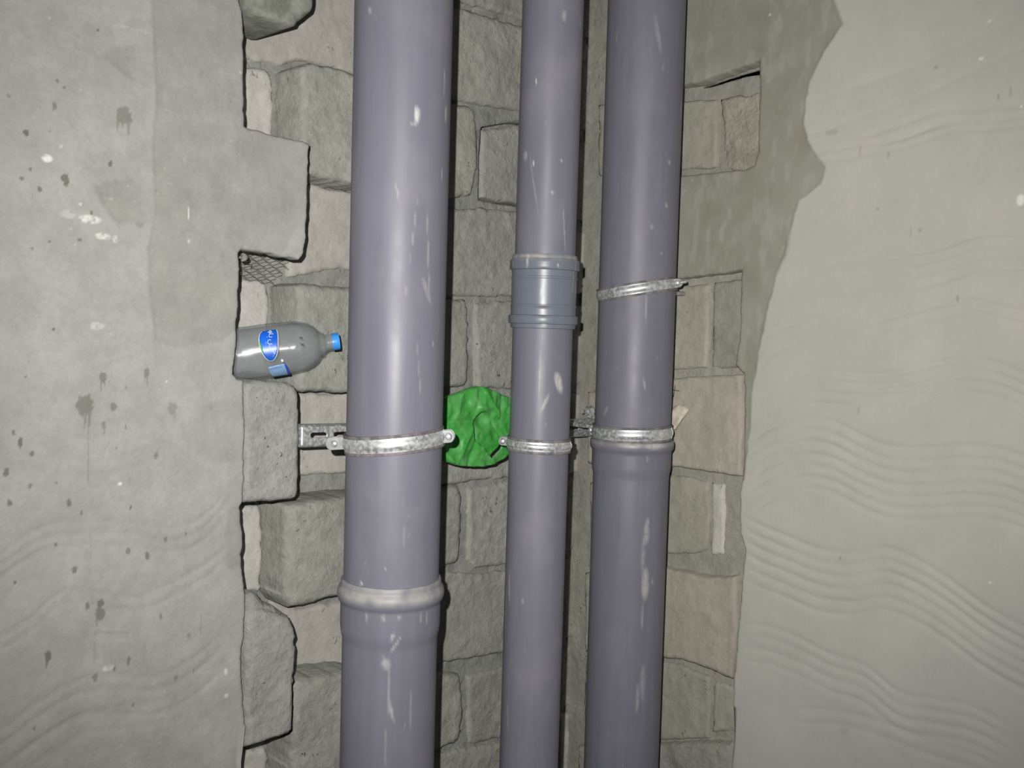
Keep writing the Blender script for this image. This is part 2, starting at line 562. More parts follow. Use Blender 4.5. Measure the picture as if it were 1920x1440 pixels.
def bottle_mat(name='clear_plastic', tint=(0.86, 0.885, 0.89), dusty=0.28):
    m, nt, b = new_mat(name)
    tc = nt.nodes.new('ShaderNodeTexCoord')
    n1 = noise(nt, tc.outputs['Object'], 22, 4, 0.6)
    b.inputs['Base Color'].default_value = (0.40, 0.42, 0.43, 1)
    b.inputs['Roughness'].default_value = 0.34
    b.inputs['Specular IOR Level'].default_value = 0.35
    t = nt.nodes.new('ShaderNodeBsdfTransparent')
    t.inputs['Color'].default_value = (*tint, 1)
    mx = nt.nodes.new('ShaderNodeMixShader')
    nt.links.new(ramp(nt, n1, 0.3, 0.75, dusty - 0.07, dusty + 0.12), mx.inputs[0])
    nt.links.new(t.outputs[0], mx.inputs[1]); nt.links.new(b.outputs[0], mx.inputs[2])
    gl = nt.nodes.new('ShaderNodeBsdfGlossy'); gl.inputs['Roughness'].default_value = 0.2
    m2 = nt.nodes.new('ShaderNodeMixShader'); m2.inputs[0].default_value = 0.012
    nt.links.new(mx.outputs[0], m2.inputs[1]); nt.links.new(gl.outputs[0], m2.inputs[2])
    nt.links.new(m2.outputs[0], nt.nodes['Material Output'].inputs['Surface'])
    return m
M_PET = bottle_mat()

# ------------------------------------------------------------------ measures of the place
YF, YB, YC = 1.48, 1.585, 1.67      # left wall: plaster face, proud blocks of the chase, set-back blocks
XF, XR = 1.80, 1.885                # right wall: plaster face, chase back
YP = 1.28                           # line of the pipe axes
ZT, ZB = 2.75, 0.0

def soft_poly(s, z, poly, soft):
    d, _, _ = seg_near(s, z, poly)
    ins = inside(s, z, [poly])
    sd = np.where(ins, d, -d)
    return np.clip(sd / soft + 0.5, 0, 1)

def lines_relief(s, z, groups, conv, amp, sig):
    """trowel ripples: each group is a measured wavy line repeated downwards"""
    h = np.zeros_like(s)
    for pts, offs, a in groups:
        for k, off in enumerate(offs):
            P = conv([(x, y + off) for x, y in pts])
            P = sorted(P)
            px = np.array([p[0] for p in P]); pz = np.array([p[1] for p in P])
            # smooth interpolation
            t = np.clip((s - px[0]) / (px[-1] - px[0]), 0, 1)
            i = np.clip(np.searchsorted(px, s) - 1, 0, len(px) - 2)
            u = np.clip((s - px[i]) / np.maximum(px[i + 1] - px[i], 1e-6), 0, 1)
            tan = np.gradient(pz, px)
            L = px[i + 1] - px[i]
            zz = (2 * u**3 - 3 * u**2 + 1) * pz[i] + (u**3 - 2 * u**2 + u) * L * tan[i] + (-2 * u**3 + 3 * u**2) * pz[i + 1] + (u**3 - u**2) * L * tan[i + 1]
            fade = np.clip(np.minimum(s - px[0], px[-1] - s) / 0.04 + 0.0, 0, 1)
            fade = np.where(px[-1] > 10, fade, fade)
            br = 0.45 + 0.75 * vnoise(s * 14 + k * 3.7, z * 3 + off, 5 + k)
            h -= amp * a * fade * br * np.exp(-((z - zz) / sig) ** 2)
    return h

# ------------------------------------------------------------------ floor, ceiling
def slab(name, x0, x1, y0, y1, z0, z1, mat):
    bm = bmesh.new()
    box_bm(bm, ((x0 + x1) / 2, (y0 + y1) / 2, (z0 + z1) / 2), (1, 0, 0), (0, 1, 0), (0, 0, 1), x1 - x0, y1 - y0, z1 - z0)
    return tag(bm_obj(bm, name, mat, smooth=False), kind='structure')
slab('floor', -1.2, 2.0, -1.2, 1.8, -0.12, 0.0, M_FLOOR)
slab('ceiling', -1.2, 2.0, -1.2, 1.8, ZT, ZT + 0.12, M_CEIL)

# ------------------------------------------------------------------ left wall: plastered leaf with toothed edge
edgeL = [(449, 0), (456, 22), (458, 60), (459, 110), (458, 170), (459, 236),
         (478, 243), (500, 250), (540, 259), (572, 266), (580, 270), (580, 330), (578, 400), (575, 450), (570, 475), (562, 487),
         (545, 483), (500, 473), (456, 467), (450, 474), (452, 490), (452, 512), (450, 545), (449, 575), (446, 610), (446, 640), (443, 672),
         (438, 690), (438, 702), (447, 711), (459, 714), (459, 760), (461, 800), (459, 850), (460, 900), (457, 942), (452, 952), (454, 985),
         (458, 1010), (453, 1040), (456, 1075), (460, 1112), (461, 1150), (458, 1190), (452, 1235), (455, 1290), (460, 1345), (459, 1395), (450, 1412), (453, 1440)]
eL = sY(edgeL, YF)
ringL = [(-1.2, ZB), (-1.2, ZT), (eL[0][0], ZT)] + eL + [(eL[-1][0], ZB)]
ringL = rough(ringL, 0.005, 0.0022, 3, lambda x, z_: 0.4 < x < 1.05 and 0.75 < z_ < 2.1)

dropsL = [  # picture x, y, half width, half height, strength, drip
    (16, 179, 4, 4, .5, 0), (107, 152, 4, 4, .6, 0), (120, 164, 2, 4, .6, 0), (102, 197, 4, 8, .6, 1), (48, 249, 6, 6, .85, 0), (94, 246, 3, 3, .6, 0),
    (232, 217, 16, 17, .55, 3), (123, 335, 8, 12, .8, 2), (207, 307, 4, 6, .8, 1), (41, 334, 3, 4, .7, 0), (57, 318, 3, 3, .7, 0), (74, 355, 5, 6, .75, 0),
    (172, 400, 3, 5, .7, 0), (150, 450, 4, 4, .7, 0), (93, 453, 2.5, 3, .7, 0), (262, 421, 7, 6, .35, 0), (184, 57, 3, 3, .7, 0), (378, 136, 4, 5, .35, 0),
    (61, 466, 3, 3, .7, 0), (100, 617, 3, 4, .8, 0), (193, 708, 7, 11, .6, 3), (275, 700, 6, 9, .6, 2), (159, 760, 16, 20, .62, 5), (212, 762, 8, 8, .6, 1),
    (323, 768, 9, 13, .4, 1), (195, 797, 4, 7, .5, 1), (26, 811, 4, 6, .75, 0), (38, 830, 5, 9, .8, 1), (61, 851, 4, 5, .75, 0), (12, 886, 6, 9, .75, 0),
    (57, 910, 4, 5, .6, 0), (292, 855, 4, 6, .6, 0), (48, 707, 3, 3, .6, 0), (236, 727, 2, 3, .5, 0), (235, 802, 2, 5, .6, 0), (218, 841, 2, 3, .6, 0),
    (17, 944, 5, 7, .7, 0), (129, 944, 4, 9, .7, 0), (153, 962, 2.5, 5, .7, 0), (245, 952, 2.5, 5, .7, 0), (311, 1012, 3, 7, .6, 0), (240, 1033, 4, 6, .6, 1),
    (277, 1042, 4, 8, .7, 0), (105, 1021, 3, 4, .7, 0), (139, 1067, 5, 7, .7, 0), (28, 1092, 4, 4, .75, 0), (164, 1136, 4, 8, .7, 0), (189, 1132, 7, 8, .75, 0),
    (188, 1150, 9, 14, .65, 3), (301, 1155, 2.5, 6, .55, 0), (354, 1192, 4, 6, .4, 0), (90, 1231, 6, 11, .8, 2), (241, 1239, 4, 8, .65, 0), (215, 1254, 2.5, 6, .75, 0),
    (179, 1271, 5, 8, .55, 0), (330, 1271, 3, 5, .5, 0), (250, 1323, 2.5, 4, .6, 0), (65, 1365, 3, 5, .5, 0), (349, 1001, 2, 4, .6, 0), (395, 765, 5, 7, .25, 0), (382, 480, 5, 9, .2, 0), (363, 1258, 2, 5, .4, 0), (105, 905, 2, 3, .6, 0)]

def toneL(s, z):
    t = np.zeros_like(s)
    rng = random.Random(4)
    zoneA = sY([(284, -60), (287, 60), (290, 100), (294, 200), (286, 260), (290, 330), (292, 400), (278, 470), (282, 560), (292, 640), (330, 652), (420, 640), (470, 600), (620, 300), (620, -60)], YF)
    t = np.maximum(t, 0.20 * soft_poly(s, z, zoneA, 0.006) * (0.4 + 1.0 * fbm(s * 22, z * 22, 8)))
    for poly, v in (([(183, 106), (210, 95), (240, 87), (290, 84), (330, 120), (320, 170), (270, 165), (225, 140), (205, 113)], .20),
                    ([(178, 346), (205, 341), (262, 335), (288, 329), (310, 350), (300, 420), (225, 420), (205, 405), (190, 375)], .20),
                    ([(222, 48), (285, 70), (288, 62), (285, 40), (250, 35)], .12),
                    ([(440, 948), (428, 960), (423, 1000), (425, 1060), (436, 1068), (455, 1055), (455, 950)], .22),
                    ([(500, 720), (380, 760), (370, 850), (440, 870), (462, 800)], .10)):
        xa, xb = onY(235, 300, YF)[0], onY(300, 300, YF)[0]
        fd = np.clip((xb - s) / (xb - xa), 0, 1) if poly[0][0] < 300 else 1.0
        t = np.maximum(t, v * fd * soft_poly(s, z, rough(sY(poly, YF), .006, .003, 19), 0.006))
    wob = (fbm(s * 260, z * 260, 12, 3) - .5)
    for (x, y, w, h, k, drip) in dropsL:
        c = onY(x, y, YF); e = onY(x + w, y, YF); f = onY(x, y - h, YF)
        rw, rh = abs(e[0] - c[0]) , abs(f[2] - c[2])
        m = (abs(s - c[0]) < rw * 3 + .01) & (abs(z - c[2]) < rh * 6 + .02)
        if not m.any():
            continue
        ss, zz = s[m], z[m]
        d = np.sqrt(((ss - c[0]) / rw) ** 2 + ((zz - c[2]) / rh) ** 2) + wob[m] * 0.9
        v = k * np.clip((1.05 - d) * 5, 0, 1)
        for q in range(drip):
            ox = (rng.random() - .5) * 1.5 * rw; ln = rh * (1.2 + 1.6 * rng.random())
            dd = np.abs(ss - c[0] - ox - (zz - c[2]) * 0.05) / (max(rw * .26, .0018) * np.clip(1.15 - (c[2] - zz) / ln, .25, 1))
            inn = (zz < c[2]) & (zz > c[2] - ln)
            v = np.maximum(v, k * .8 * np.where(inn, np.clip((1.1 - dd) * 2.2, 0, 1), 0))
        t[m] = np.maximum(t[m], v)
    for x, y0, y1 in ((165, 780, 905), (169, 1000, 1045), (376, 1150, 1190)):
        a = onY(x, y0, YF); b = onY(x, y1, YF)
        m = (z < a[2]) & (z > b[2])
        t = np.maximum(t, np.where(m, .35 * np.clip(1.2 - np.abs(s - a[0] + (z - a[2]) * .012) / .0011, 0, 1), 0))
    return t

def paleL(s, z):
    t = np.zeros_like(s)
    nz = fbm(s * 150, z * 150, 31, 4)
    for x, y, w, h, k in ((88, 297, 10, 7, 1.), (168, 411, 20, 8, .8), (130, 402, 18, 8, .25), (192, 443, 14, 6, .7), (216, 448, 5, 7, .5), (180, 611, 16, 7, .35), (205, 629, 7, 4, .5),
                          (115, 273, 3, 4, .5), (150, 383, 5, 3, .7), (203, 1253, 10, 6, .5), (423, 1259, 3, 6, .6), (424, 1304, 4, 4, .5), (225, 907, 4, 3, .8), (444, 705, 5, 4, .9), (452, 136, 3, 3, .8), (313, 715, 2, 2, .8),
                          (355, 400, 1.2, 12, .8), (355, 452, 1.2, 6, .8), (250, 55, 30, 3, .2), (215, 374, 10, 3, .3), (92, 32, 4, 3, .4), (448, 1412, 6, 24, .25)):
        c = onY(x, y, YF); e = onY(x + w, y, YF); f = onY(x, y - h, YF)
        rw, rh = abs(e[0] - c[0]), abs(f[2] - c[2])
        d = np.sqrt(((s - c[0]) / rw) ** 2 + ((z - c[2]) / rh) ** 2)
        t = np.maximum(t, k * np.clip((1.25 - d) * 2, 0, 1) * np.clip((nz - .32) * 5, 0, 1))
    fleck = vnoise(s * 330, z * 330, 77)
    t = np.maximum(t, np.clip((fleck - .975) * 30, 0, 1) * .5)
    return t

ripL = [([(-60, 515), (0, 521), (64, 527), (102, 537), (134, 553), (204, 557), (270, 552)], (0, 22, 55), .6),
        ([(40, 652), (115, 664), (172, 671), (255, 650), (300, 635)], (0, 20), .45),
        ([(-60, 775), (38, 780), (96, 790), (128, 800), (200, 797), (270, 785)], (0, 20), .6),
        ([(-60, 862), (57, 856), (110, 862), (160, 867), (224, 859), (300, 832)], (0, 26), .55),
        ([(-60, 1065), (0, 1039), (49, 1005), (90, 986), (124, 981), (240, 981), (330, 990), (375, 975), (431, 919)], (0, 22, 44), .7),
        ([(-60, 1225), (0, 1196), (56, 1162), (112, 1112), (169, 1110), (255, 1121), (330, 1091), (412, 1039), (440, 1015)], (0, 24), .7),
        ([(-60, 1400), (0, 1372), (75, 1316), (150, 1275), (220, 1268), (300, 1267), (375, 1226), (424, 1181)], (0, 26, 70), .7),
        ([(-60, 1460), (0, 1432), (75, 1385), (150, 1340), (240, 1325), (330, 1310)], (0, 40), .5)]
convL = lambda P: sY(P, YF)
ripL = [([(-400, p[0][1] - 6), (-300, p[0][1] + 22), (-180, p[0][1] + 14)] + p if p[0][0] <= -60 else p, o_, a_) for p, o_, a_ in ripL]

def hL(s, z):
    h = (fbm(s * 6, z * 6, 21, 4) - .5) * 0.006 + (fbm(s * 45, z * 45, 22, 3) - .5) * 0.0014
    h = h + lines_relief(s, z, ripL, convL, 0.0019, 0.0064)
    zoneA = sY([(284, -60), (287, 60), (290, 100), (294, 200), (286, 260), (290, 330), (292, 400), (278, 470), (282, 560), (292, 640), (330, 652), (420, 640), (470, 600), (700, 300), (700, -60)], YF)
    h = h - 0.0012 * soft_poly(s, z, zoneA, 0.006)
    for poly in ([(178, 346), (262, 335), (300, 328), (310, 430), (225, 425), (190, 375)], [(183, 106), (240, 87), (300, 80), (330, 170), (270, 165), (205, 113)]):
        xa, xb = onY(220, 300, YF)[0], onY(292, 300, YF)[0]
        h = h - 0.0018 * np.clip((xb - s) / (xb - xa), 0, 1) * soft_poly(s, z, rough(sY(poly, YF), .006, .003, 19), 0.009)
    q = sY([(178, 1195), (180, 1186), (245, 1186), (245, 1200), (190, 1200), (190, 1240), (178, 1240)], YF)
    h = h - 0.0014 * soft_poly(s, z, q, .004)
    return h

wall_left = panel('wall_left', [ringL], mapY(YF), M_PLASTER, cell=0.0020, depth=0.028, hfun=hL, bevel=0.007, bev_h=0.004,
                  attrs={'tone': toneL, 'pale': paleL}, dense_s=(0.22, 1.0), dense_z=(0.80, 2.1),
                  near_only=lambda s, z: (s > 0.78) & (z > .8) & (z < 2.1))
tag(wall_left, 'grey plastered wall spotted with dark splashes, toothed where the chase begins', kind='structure')

_seed = [10]
def block(pts, plane, pos, back, mat, parent, name='block', amp=0.004, bevel=0.008, cell=0.0055, relief=0.004, bev_h=None, pix=True, tilt=0.0, attrs=None, closed=False, side_mat=None):
    _seed[0] += 1
    sd = _seed[0]
    ring = (sY(pts, pos) if plane == 'Y' else sX(pts, pos)) if pix else pts
    ring = rough(ring, 0.008, amp, sd)
    mf = mapY(pos) if plane == 'Y' else mapX(pos)
    cx = sum(p[0] for p in ring) / len(ring)
    def hf(s, z):
        return (fbm(s * 14 + sd, z * 14, sd, 3) - .5) * 2 * relief + (fbm(s * 70, z * 70, sd + 5, 3) - .5) * .0035 + tilt * (s - cx)
    o = panel(name, [ring], mf, mat, parent, cell=cell, depth=abs(back - pos), hfun=hf, bevel=bevel, bev_h=bev_h, flip=(plane == 'X'), attrs=attrs, closed=closed, side_mat=side_mat)
    return o

# blocks of the left leaf that stand out of the plaster (the teeth) and the leaf behind it
block([(459, -60), (594, -60), (590, 10), (580, 26), (556, 46), (545, 48), (512, 36), (480, 26), (461, 14)], 'Y', YF + .008, YF + .14, M_WET, wall_left, bevel=.006)
block([(460.5, 716), (500, 714), (540, 717), (557, 725), (563, 738), (563, 800), (562, 860), (561, 928), (556, 936), (500, 941), (459, 944)], 'Y', YF + .006, YF + .14, M_TOOTH, wall_left, amp=.0025, bevel=.009, relief=.003)
block([(462.5, 1148), (490, 1141), (520, 1146), (545, 1160), (557, 1178), (557, 1240), (554, 1310), (551, 1372), (543, 1378), (500, 1394), (462, 1405)], 'Y', YF + .008, YF + .14, M_TOOTH, wall_left, amp=.0035, bevel=.011, relief=.005)
p0 = onY(560, 480, YF); p1 = onY(470, 245, YF); pz = onY(520, 466, YF)
block([(0.70, pz[2] + .006), (p0[0] + .004, onY(560, 478, YF)[2] + .006), (p0[0] + .012, onY(578, 275, YF)[2] - .01), (0.70, p1[2] - .012)], 'Y', YF + .026, YF + .14, M_BLOCK, wall_left, pix=False, amp=.002, bevel=.003)
zs = [onY(520, y, YF)[2] for y in (-60, 30, 246, 480, 716, 942, 1145, 1395)]
core = []
bm = bmesh.new()
box_bm(bm, (-.22, YF + .083, ZT / 2), (1, 0, 0), (0, 1, 0), (0, 0, 1), 1.96, .115, ZT)
bm_obj(bm, 'leaf_core', M_MORTAR, wall_left, smooth=False)
# mortar bed on top of the lower tooth
block([(463, 1122), (475, 1112), (490, 1118), (498, 1128), (530, 1146), (550, 1160), (520, 1176), (463, 1178)], 'Y', YF + .016, YF + .13, M_MORTAR, wall_left, name='mortar_bed', amp=.004, bevel=.012, relief=.006)

# ------------------------------------------------------------------ back of the chase (left side): blocks and mortar
xm = 1.215
mort = [(0.76, ZB), (0.76, ZT), (2.0, ZT), (2.0, ZB)]
wall_back = panel('wall_back', [mort], mapY(YC + .012), M_MORTAR, cell=.008, depth=.1,
                  hfun=lambda s, z: (fbm(s * 16, z * 16, 41, 4) - .5) * .016, dense_s=(0.8, 1.3), dense_z=(.5, 2.4))
tag(wall_back, 'rough grey block back wall of the pipe chase', kind='structure')
midm = [(xm, 0.35), (xm, 2.5), (1.95, 2.5), (1.95, 0.35)]
hole_m = sY([(900, 238), (975, 226), (1056, 232), (1056, 392), (975, 390), (896, 376)], 1.612)
panel('mortar', [midm, hole_m], mapY(1.611), M_MORTAR, wall_back, cell=.0055, depth=.06,
      hfun=lambda s, z: (fbm(s * 22, z * 22, 43, 4) - .5) * .014)

B = lambda pts, mat, Y=YB, back=YC + .02, **k: block(pts, 'Y', Y, back, mat, wall_back, **k)
# proud blocks
B([(566, 124), (580, 117), (640, 128), (662, 138), (845, 193), (885, 198), (893, 212), (898, 250), (897, 300), (893, 345), (887, 366), (845, 372), (662, 345), (600, 332), (566, 322)], M_BLOCK_G, bevel=.010, relief=.006)
B([(559, 538), (575, 532), (650, 539), (840, 562), (878, 562), (881, 600), (879, 700), (876, 722), (840, 730), (650, 736), (570, 735), (559, 730)], M_BLOCK_G, bevel=.010, relief=.004)
B([(538, 950), (556, 942), (640, 934), (830, 918), (862, 910), (868, 930), (867, 980), (866, 1040), (860, 1058), (830, 1068), (645, 1120), (620, 1124), (600, 1131), (575, 1139), (548, 1142), (537, 1128)], M_BLOCK_G, bevel=.016, relief=.006)
B([(549, 1284), (560, 1276), (640, 1262), (820, 1260), (864, 1266), (869, 1300), (868, 1370), (860, 1392), (830, 1405), (640, 1476), (549, 1490)], M_BLOCK_G, bevel=.012, relief=.008)
# set back blocks of the same wall, left part
Cb = lambda pts, mat, Y=YC, **k: block(pts, 'Y', Y, YC + .08, mat, wall_back, **k)
Cb([(430, -70), (720, -70), (720, 150), (660, 136), (600, 120), (560, 114), (530, 122), (505, 118), (470, 112), (430, 110)], M_PINK, bevel=.006, relief=.003)
Cb([(430, 126), (470, 126), (500, 128), (509, 137), (514, 160), (514, 262), (430, 250)], M_PALE, bevel=.008)
Cb([(540, 344), (585, 344), (620, 354), (660, 360), (720, 368), (720, 520), (640, 502), (590, 512), (540, 520)], M_PINK, bevel=.006, relief=.003)
Cb([(430, 528), (455, 523), (490, 524), (501, 533), (505, 560), (504, 700), (430, 700)], M_PALE, bevel=.008)
Cb([(540, 738), (720, 736), (720, 884), (645, 888), (590, 890), (540, 896)], M_PINK, bevel=.005, relief=.003)
Cb([(430, 950), (485, 946), (492, 955), (493, 1040), (491, 1104), (485, 1110), (430, 1114)], M_PALE, bevel=.006)
Cb([(510, 1128), (530, 1130), (560, 1142), (640, 1128), (720, 1112), (720, 1250), (640, 1258), (560, 1270), (510, 1278)], M_PINK, bevel=.006, relief=.003)
Cb([(430, 1412), (480, 1406), (500, 1400), (504, 1412), (505, 1520), (430, 1520)], M_PALE, bevel=.006)
# blocks between and behind the pipes
D = lambda pts, mat, Y=1.60, **k: block(pts, 'Y', Y, YC + .02, mat, wall_back, bevel=k.pop('bevel', .006), bev_h=.005, relief=k.pop('relief', .005), **k)
D([(780, -90), (1160, -40), (1160, 84), (980, 36), (905, 14), (850, 0), (780, -20)], M_BLOCK)
D([(780, -4), (855, 14), (975, 47), (1040, 62), (1052, 66), (1052, 232), (975, 206), (900, 196), (850, 186), (780, 170)], M_BLOCK_G, Y=1.592)
D([(1058, 70), (1128, 88), (1126, 248), (1058, 232)], M_BLOCK)
D([(904, 244), (940, 240), (975, 234), (1040, 240), (1048, 244), (1046, 384), (975, 383), (902, 370)], M_BLOCK, Y=1.624)
D([(1056, 262), (1124, 270), (1118, 418), (1056, 405)], M_BLOCK_G, Y=1.602)
D([(780, 388), (850, 392), (900, 390), (1040, 404), (1062, 410), (1060, 556), (950, 556), (840, 556), (780, 552)], M_BLOCK)
D([(1068, 436), (1118, 436), (1115, 550), (1066, 552)], M_PINK, Y=1.602, relief=.003)
D([(892, 568), (950, 564), (1040, 570), (1058, 572), (1056, 724), (960, 730), (894, 726)], M_BLOCK)
D([(1064, 572), (1106, 570), (1108, 640), (1102, 700), (1092, 722), (1062, 724)], M_BLOCK_G, Y=1.602)
D([(780, 744), (950, 742), (1056, 740), (1052, 884), (950, 896), (830, 910), (780, 914)], M_BLOCK)
D([(1066, 740), (1092, 738), (1089, 884), (1064, 888)], M_PINK, Y=1.60, relief=.003)
D([(879, 916), (950, 904), (1052, 893), (1050, 1036), (950, 1058), (890, 1066), (876, 1050)], M_BLOCK, Y=1.604)
D([(1060, 896), (1096, 894), (1094, 1026), (1058, 1034)], M_BLOCK_G, Y=1.602)
D([(780, 1086), (830, 1078), (850, 1072), (900, 1076), (950, 1070), (1040, 1058), (1098, 1040), (1094, 1188), (1030, 1206), (935, 1226), (830, 1244), (780, 1250)], M_BLOCK_G)
D([(877, 1268), (935, 1254), (1044, 1226), (1042, 1364), (940, 1384), (880, 1400)], M_BLOCK, Y=1.603)
D([(1050, 1218), (1092, 1208), (1088, 1320), (1048, 1330)], M_BLOCK, Y=1.602)
D([(780, 1424), (850, 1408), (940, 1394), (1044, 1378), (1044, 1560), (780, 1560)], M_BLOCK_G)
D([(1050, 1342), (1074, 1338), (1072, 1560), (1048, 1560)], M_PALE, Y=1.60)

# ------------------------------------------------------------------ right side of the chase and plastered right wall
wside = [(-1.2, ZB), (-1.2, ZT), (1.70, ZT), (1.70, ZB)]
gap_r = sX([(1305, 167), (1345, 154), (1385, 141), (1440, 126), (1440, 139), (1400, 144), (1365, 154), (1335, 163)], 1.838)
wall_side = panel('wall_side', [wside, gap_r], mapX(1.838), M_RMORTAR, cell=.004, depth=.1, flip=True, ring_depth={1: .008},
                  hfun=lambda s, z: (fbm(s * 16, z * 16, 51, 4) - .5) * .012, dense_s=(1.1, 1.70), dense_z=(.5, 2.4))
tag(wall_side, 'rough block side wall of the pipe chase beside the plastered wall', kind='structure')
E = lambda pts, mat, X=1.829, **k: block(pts, 'X', X, XR + .03, mat, wall_side, bevel=k.pop('bevel', .005), relief=k.pop('relief', .003), amp=k.pop('amp', .003), **k)
# recessed courses seen beside the right pipe
E([(1120, 196), (1344, 186), (1346, 240), (1343, 314), (1120, 330)], M_RBLOCK)
E([(1352, 186), (1440, 170), (1440, 325), (1356, 320)], M_RPALE, X=1.832, relief=.008, amp=.005)
E([(1120, 560), (1180, 535), (1300, 535), (1330, 532), (1326, 690), (1120, 700)], M_RBLOCK, X=1.828)
E([(1338, 530), (1400, 522), (1400, 690), (1332, 690)], M_RMORTAR, X=1.832, relief=.006)
E([(1105, 905), (1240, 888), (1290, 894), (1326, 904), (1330, 960), (1324, 1034), (1290, 1040), (1105, 1030)], M_RBLOCK, X=1.828)
E([(1334, 906), (1359, 908), (1359, 1000), (1356, 1040), (1332, 1040)], M_PALE, X=1.833, relief=.005)
E([(1095, 1230), (1240, 1240), (1275, 1246), (1330, 1270), (1333, 1300), (1330, 1385), (1200, 1390), (1095, 1380)], M_RBLOCK, X=1.828)
E([(1337, 1274), (1385, 1290), (1385, 1372), (1335, 1372)], M_RBLOCK, X=1.832)
# courses standing out flush with the plaster (teeth), and the strip between the pipes
E([(1100, 735), (1250, 712), (1300, 706), (1385, 702), (1391, 705), (1391, 800), (1388, 893), (1330, 884), (1270, 876), (1200, 870), (1100, 868)], M_RPINK, X=1.806, bevel=.005)
E([(1095, 1075), (1240, 1064), (1290, 1075), (1330, 1083), (1379, 1082), (1382, 1180), (1372, 1275), (1330, 1256), (1275, 1237), (1095, 1222)], M_RPINK, X=1.808, bevel=.006)
E([(1085, 1400), (1230, 1398), (1300, 1392), (1374, 1394), (1372, 1560), (1080, 1560)], M_RMORTAR, X=1.812, relief=.010)

edgeR = [(1235, 0), (1235, 163), (1290, 158), (1325, 148), (1385, 126), (1421, 113), (1423, 150), (1421, 220), (1419, 285), (1411, 309), (1395, 318), (1340, 323), (1225, 334),
         (1215, 526), (1290, 520), (1340, 514), (1387, 507), (1387, 560), (1384, 640), (1376, 686), (1393, 700), (1394, 760), (1393, 830), (1391, 896), (1386, 930), (1387, 1000),
         (1396, 1032), (1390, 1090), (1385, 1150), (1381, 1200), (1375, 1272), (1373, 1320), (1378, 1362), (1374, 1400), (1372, 1440)]
eR = sX(edgeR, XF)
ringR = [(-1.2, ZT), (eR[0][0], ZT)] + eR + [(eR[-1][0], ZB), (-1.2, ZB)]
ringR = rough(ringR, 0.006, 0.0022, 7, lambda x, z_: x > 0.9 and 0.6 < z_ < 2.3)
smear = [(1560, -80), (1562, 0), (1579, 44), (1560, 72), (1545, 95), (1530, 125), (1516, 150), (1509, 190), (1505, 235), (1512, 262), (1528, 290), (1547, 312), (1538, 345), (1518, 362), (1496, 374), (1488, 410), (1478, 440),
         (1470, 480), (1455, 510), (1448, 545), (1440, 570), (1432, 610), (1422, 650), (1416, 700), (1408, 740), (1406, 800), (1398, 860), (1394, 900), (1330, 900), (1200, 540), (1200, -80)]

def toneR(s, z):
    P = rough(sX(smear, XF), 0.008, 0.003, 61)
    n = fbm(s * 18, z * 18, 63, 4)
    t = soft_poly(s, z, P, 0.006) * (0.60 + 0.34 * n)
    for poly, v in (([(1488, 150), (1500, 190), (1499, 240), (1512, 280), (1546, 315), (1536, 345), (1515, 320), (1490, 270), (1482, 220)], .62),
                    ([(1420, 0), (1470, 40), (1500, 90), (1520, 130), (1560, 72), (1578, 44), (1562, 0)], .5),
                    ([(1470, 420), (1485, 415), (1475, 480), (1440, 545), (1430, 540)], .55)):
        t = np.maximum(t, v * soft_poly(s, z, sX(poly, XF), 0.012))
    for x, y, w, h, k in ((1895, 232 - 60, 3, 10, .3), (1795, 560, 2, 7, .5), (1610, 770, 2, 8, .4), (1576, 1047, 2, 4, .5), (1725, 432, 3, 4, .4), (1708, 435, 1.5, 10, .4), (1755, 126, 4, 4, .4), (1872, 182, 3, 6, .4), (1645, 392, 4, 3, .3),
                          (1584, 1370, 8, 6, .2), (1560, 248, 12, 5, .3), (1612, 282, 1.5, 12, .3), (1666, 291, 1.5, 8, .4)):
        c = onX(x, y, XF); e = onX(x + w, y, XF); f = onX(x, y - h, XF)
        d = np.sqrt(((s - c[1]) / abs(e[1] - c[1])) ** 2 + ((z - c[2]) / abs(f[2] - c[2])) ** 2)
        t = np.maximum(t, k * np.clip((1.3 - d) * 2, 0, 1))
    return t

def paleR(s, z):
    t = np.zeros_like(s)
    for x, y, w, h, k in ((1914, 375, 7, 10, .95), (1840, 110, 5, 3, .6), (1855, 40, 3, 3, .5), (1915, 200, 2, 2, .8), (1857, 1092, 3, 3, .4), (1442, 27, 2, 2, .6)):
        c = onX(x, y, XF); e = onX(x + w, y, XF); f = onX(x, y - h, XF)
        d = np.sqrt(((s - c[1]) / abs(e[1] - c[1])) ** 2 + ((z - c[2]) / abs(f[2] - c[2])) ** 2)
        t = np.maximum(t, k * np.clip((1.3 - d) * 2, 0, 1))
    P = sX(smear, XF)
    n = fbm(s * 60, z * 24, 66, 4)
    t = np.maximum(t, .10 * np.clip((n - .55) * 5, 0, 1) * soft_poly(s, z, P, .01))
    return t

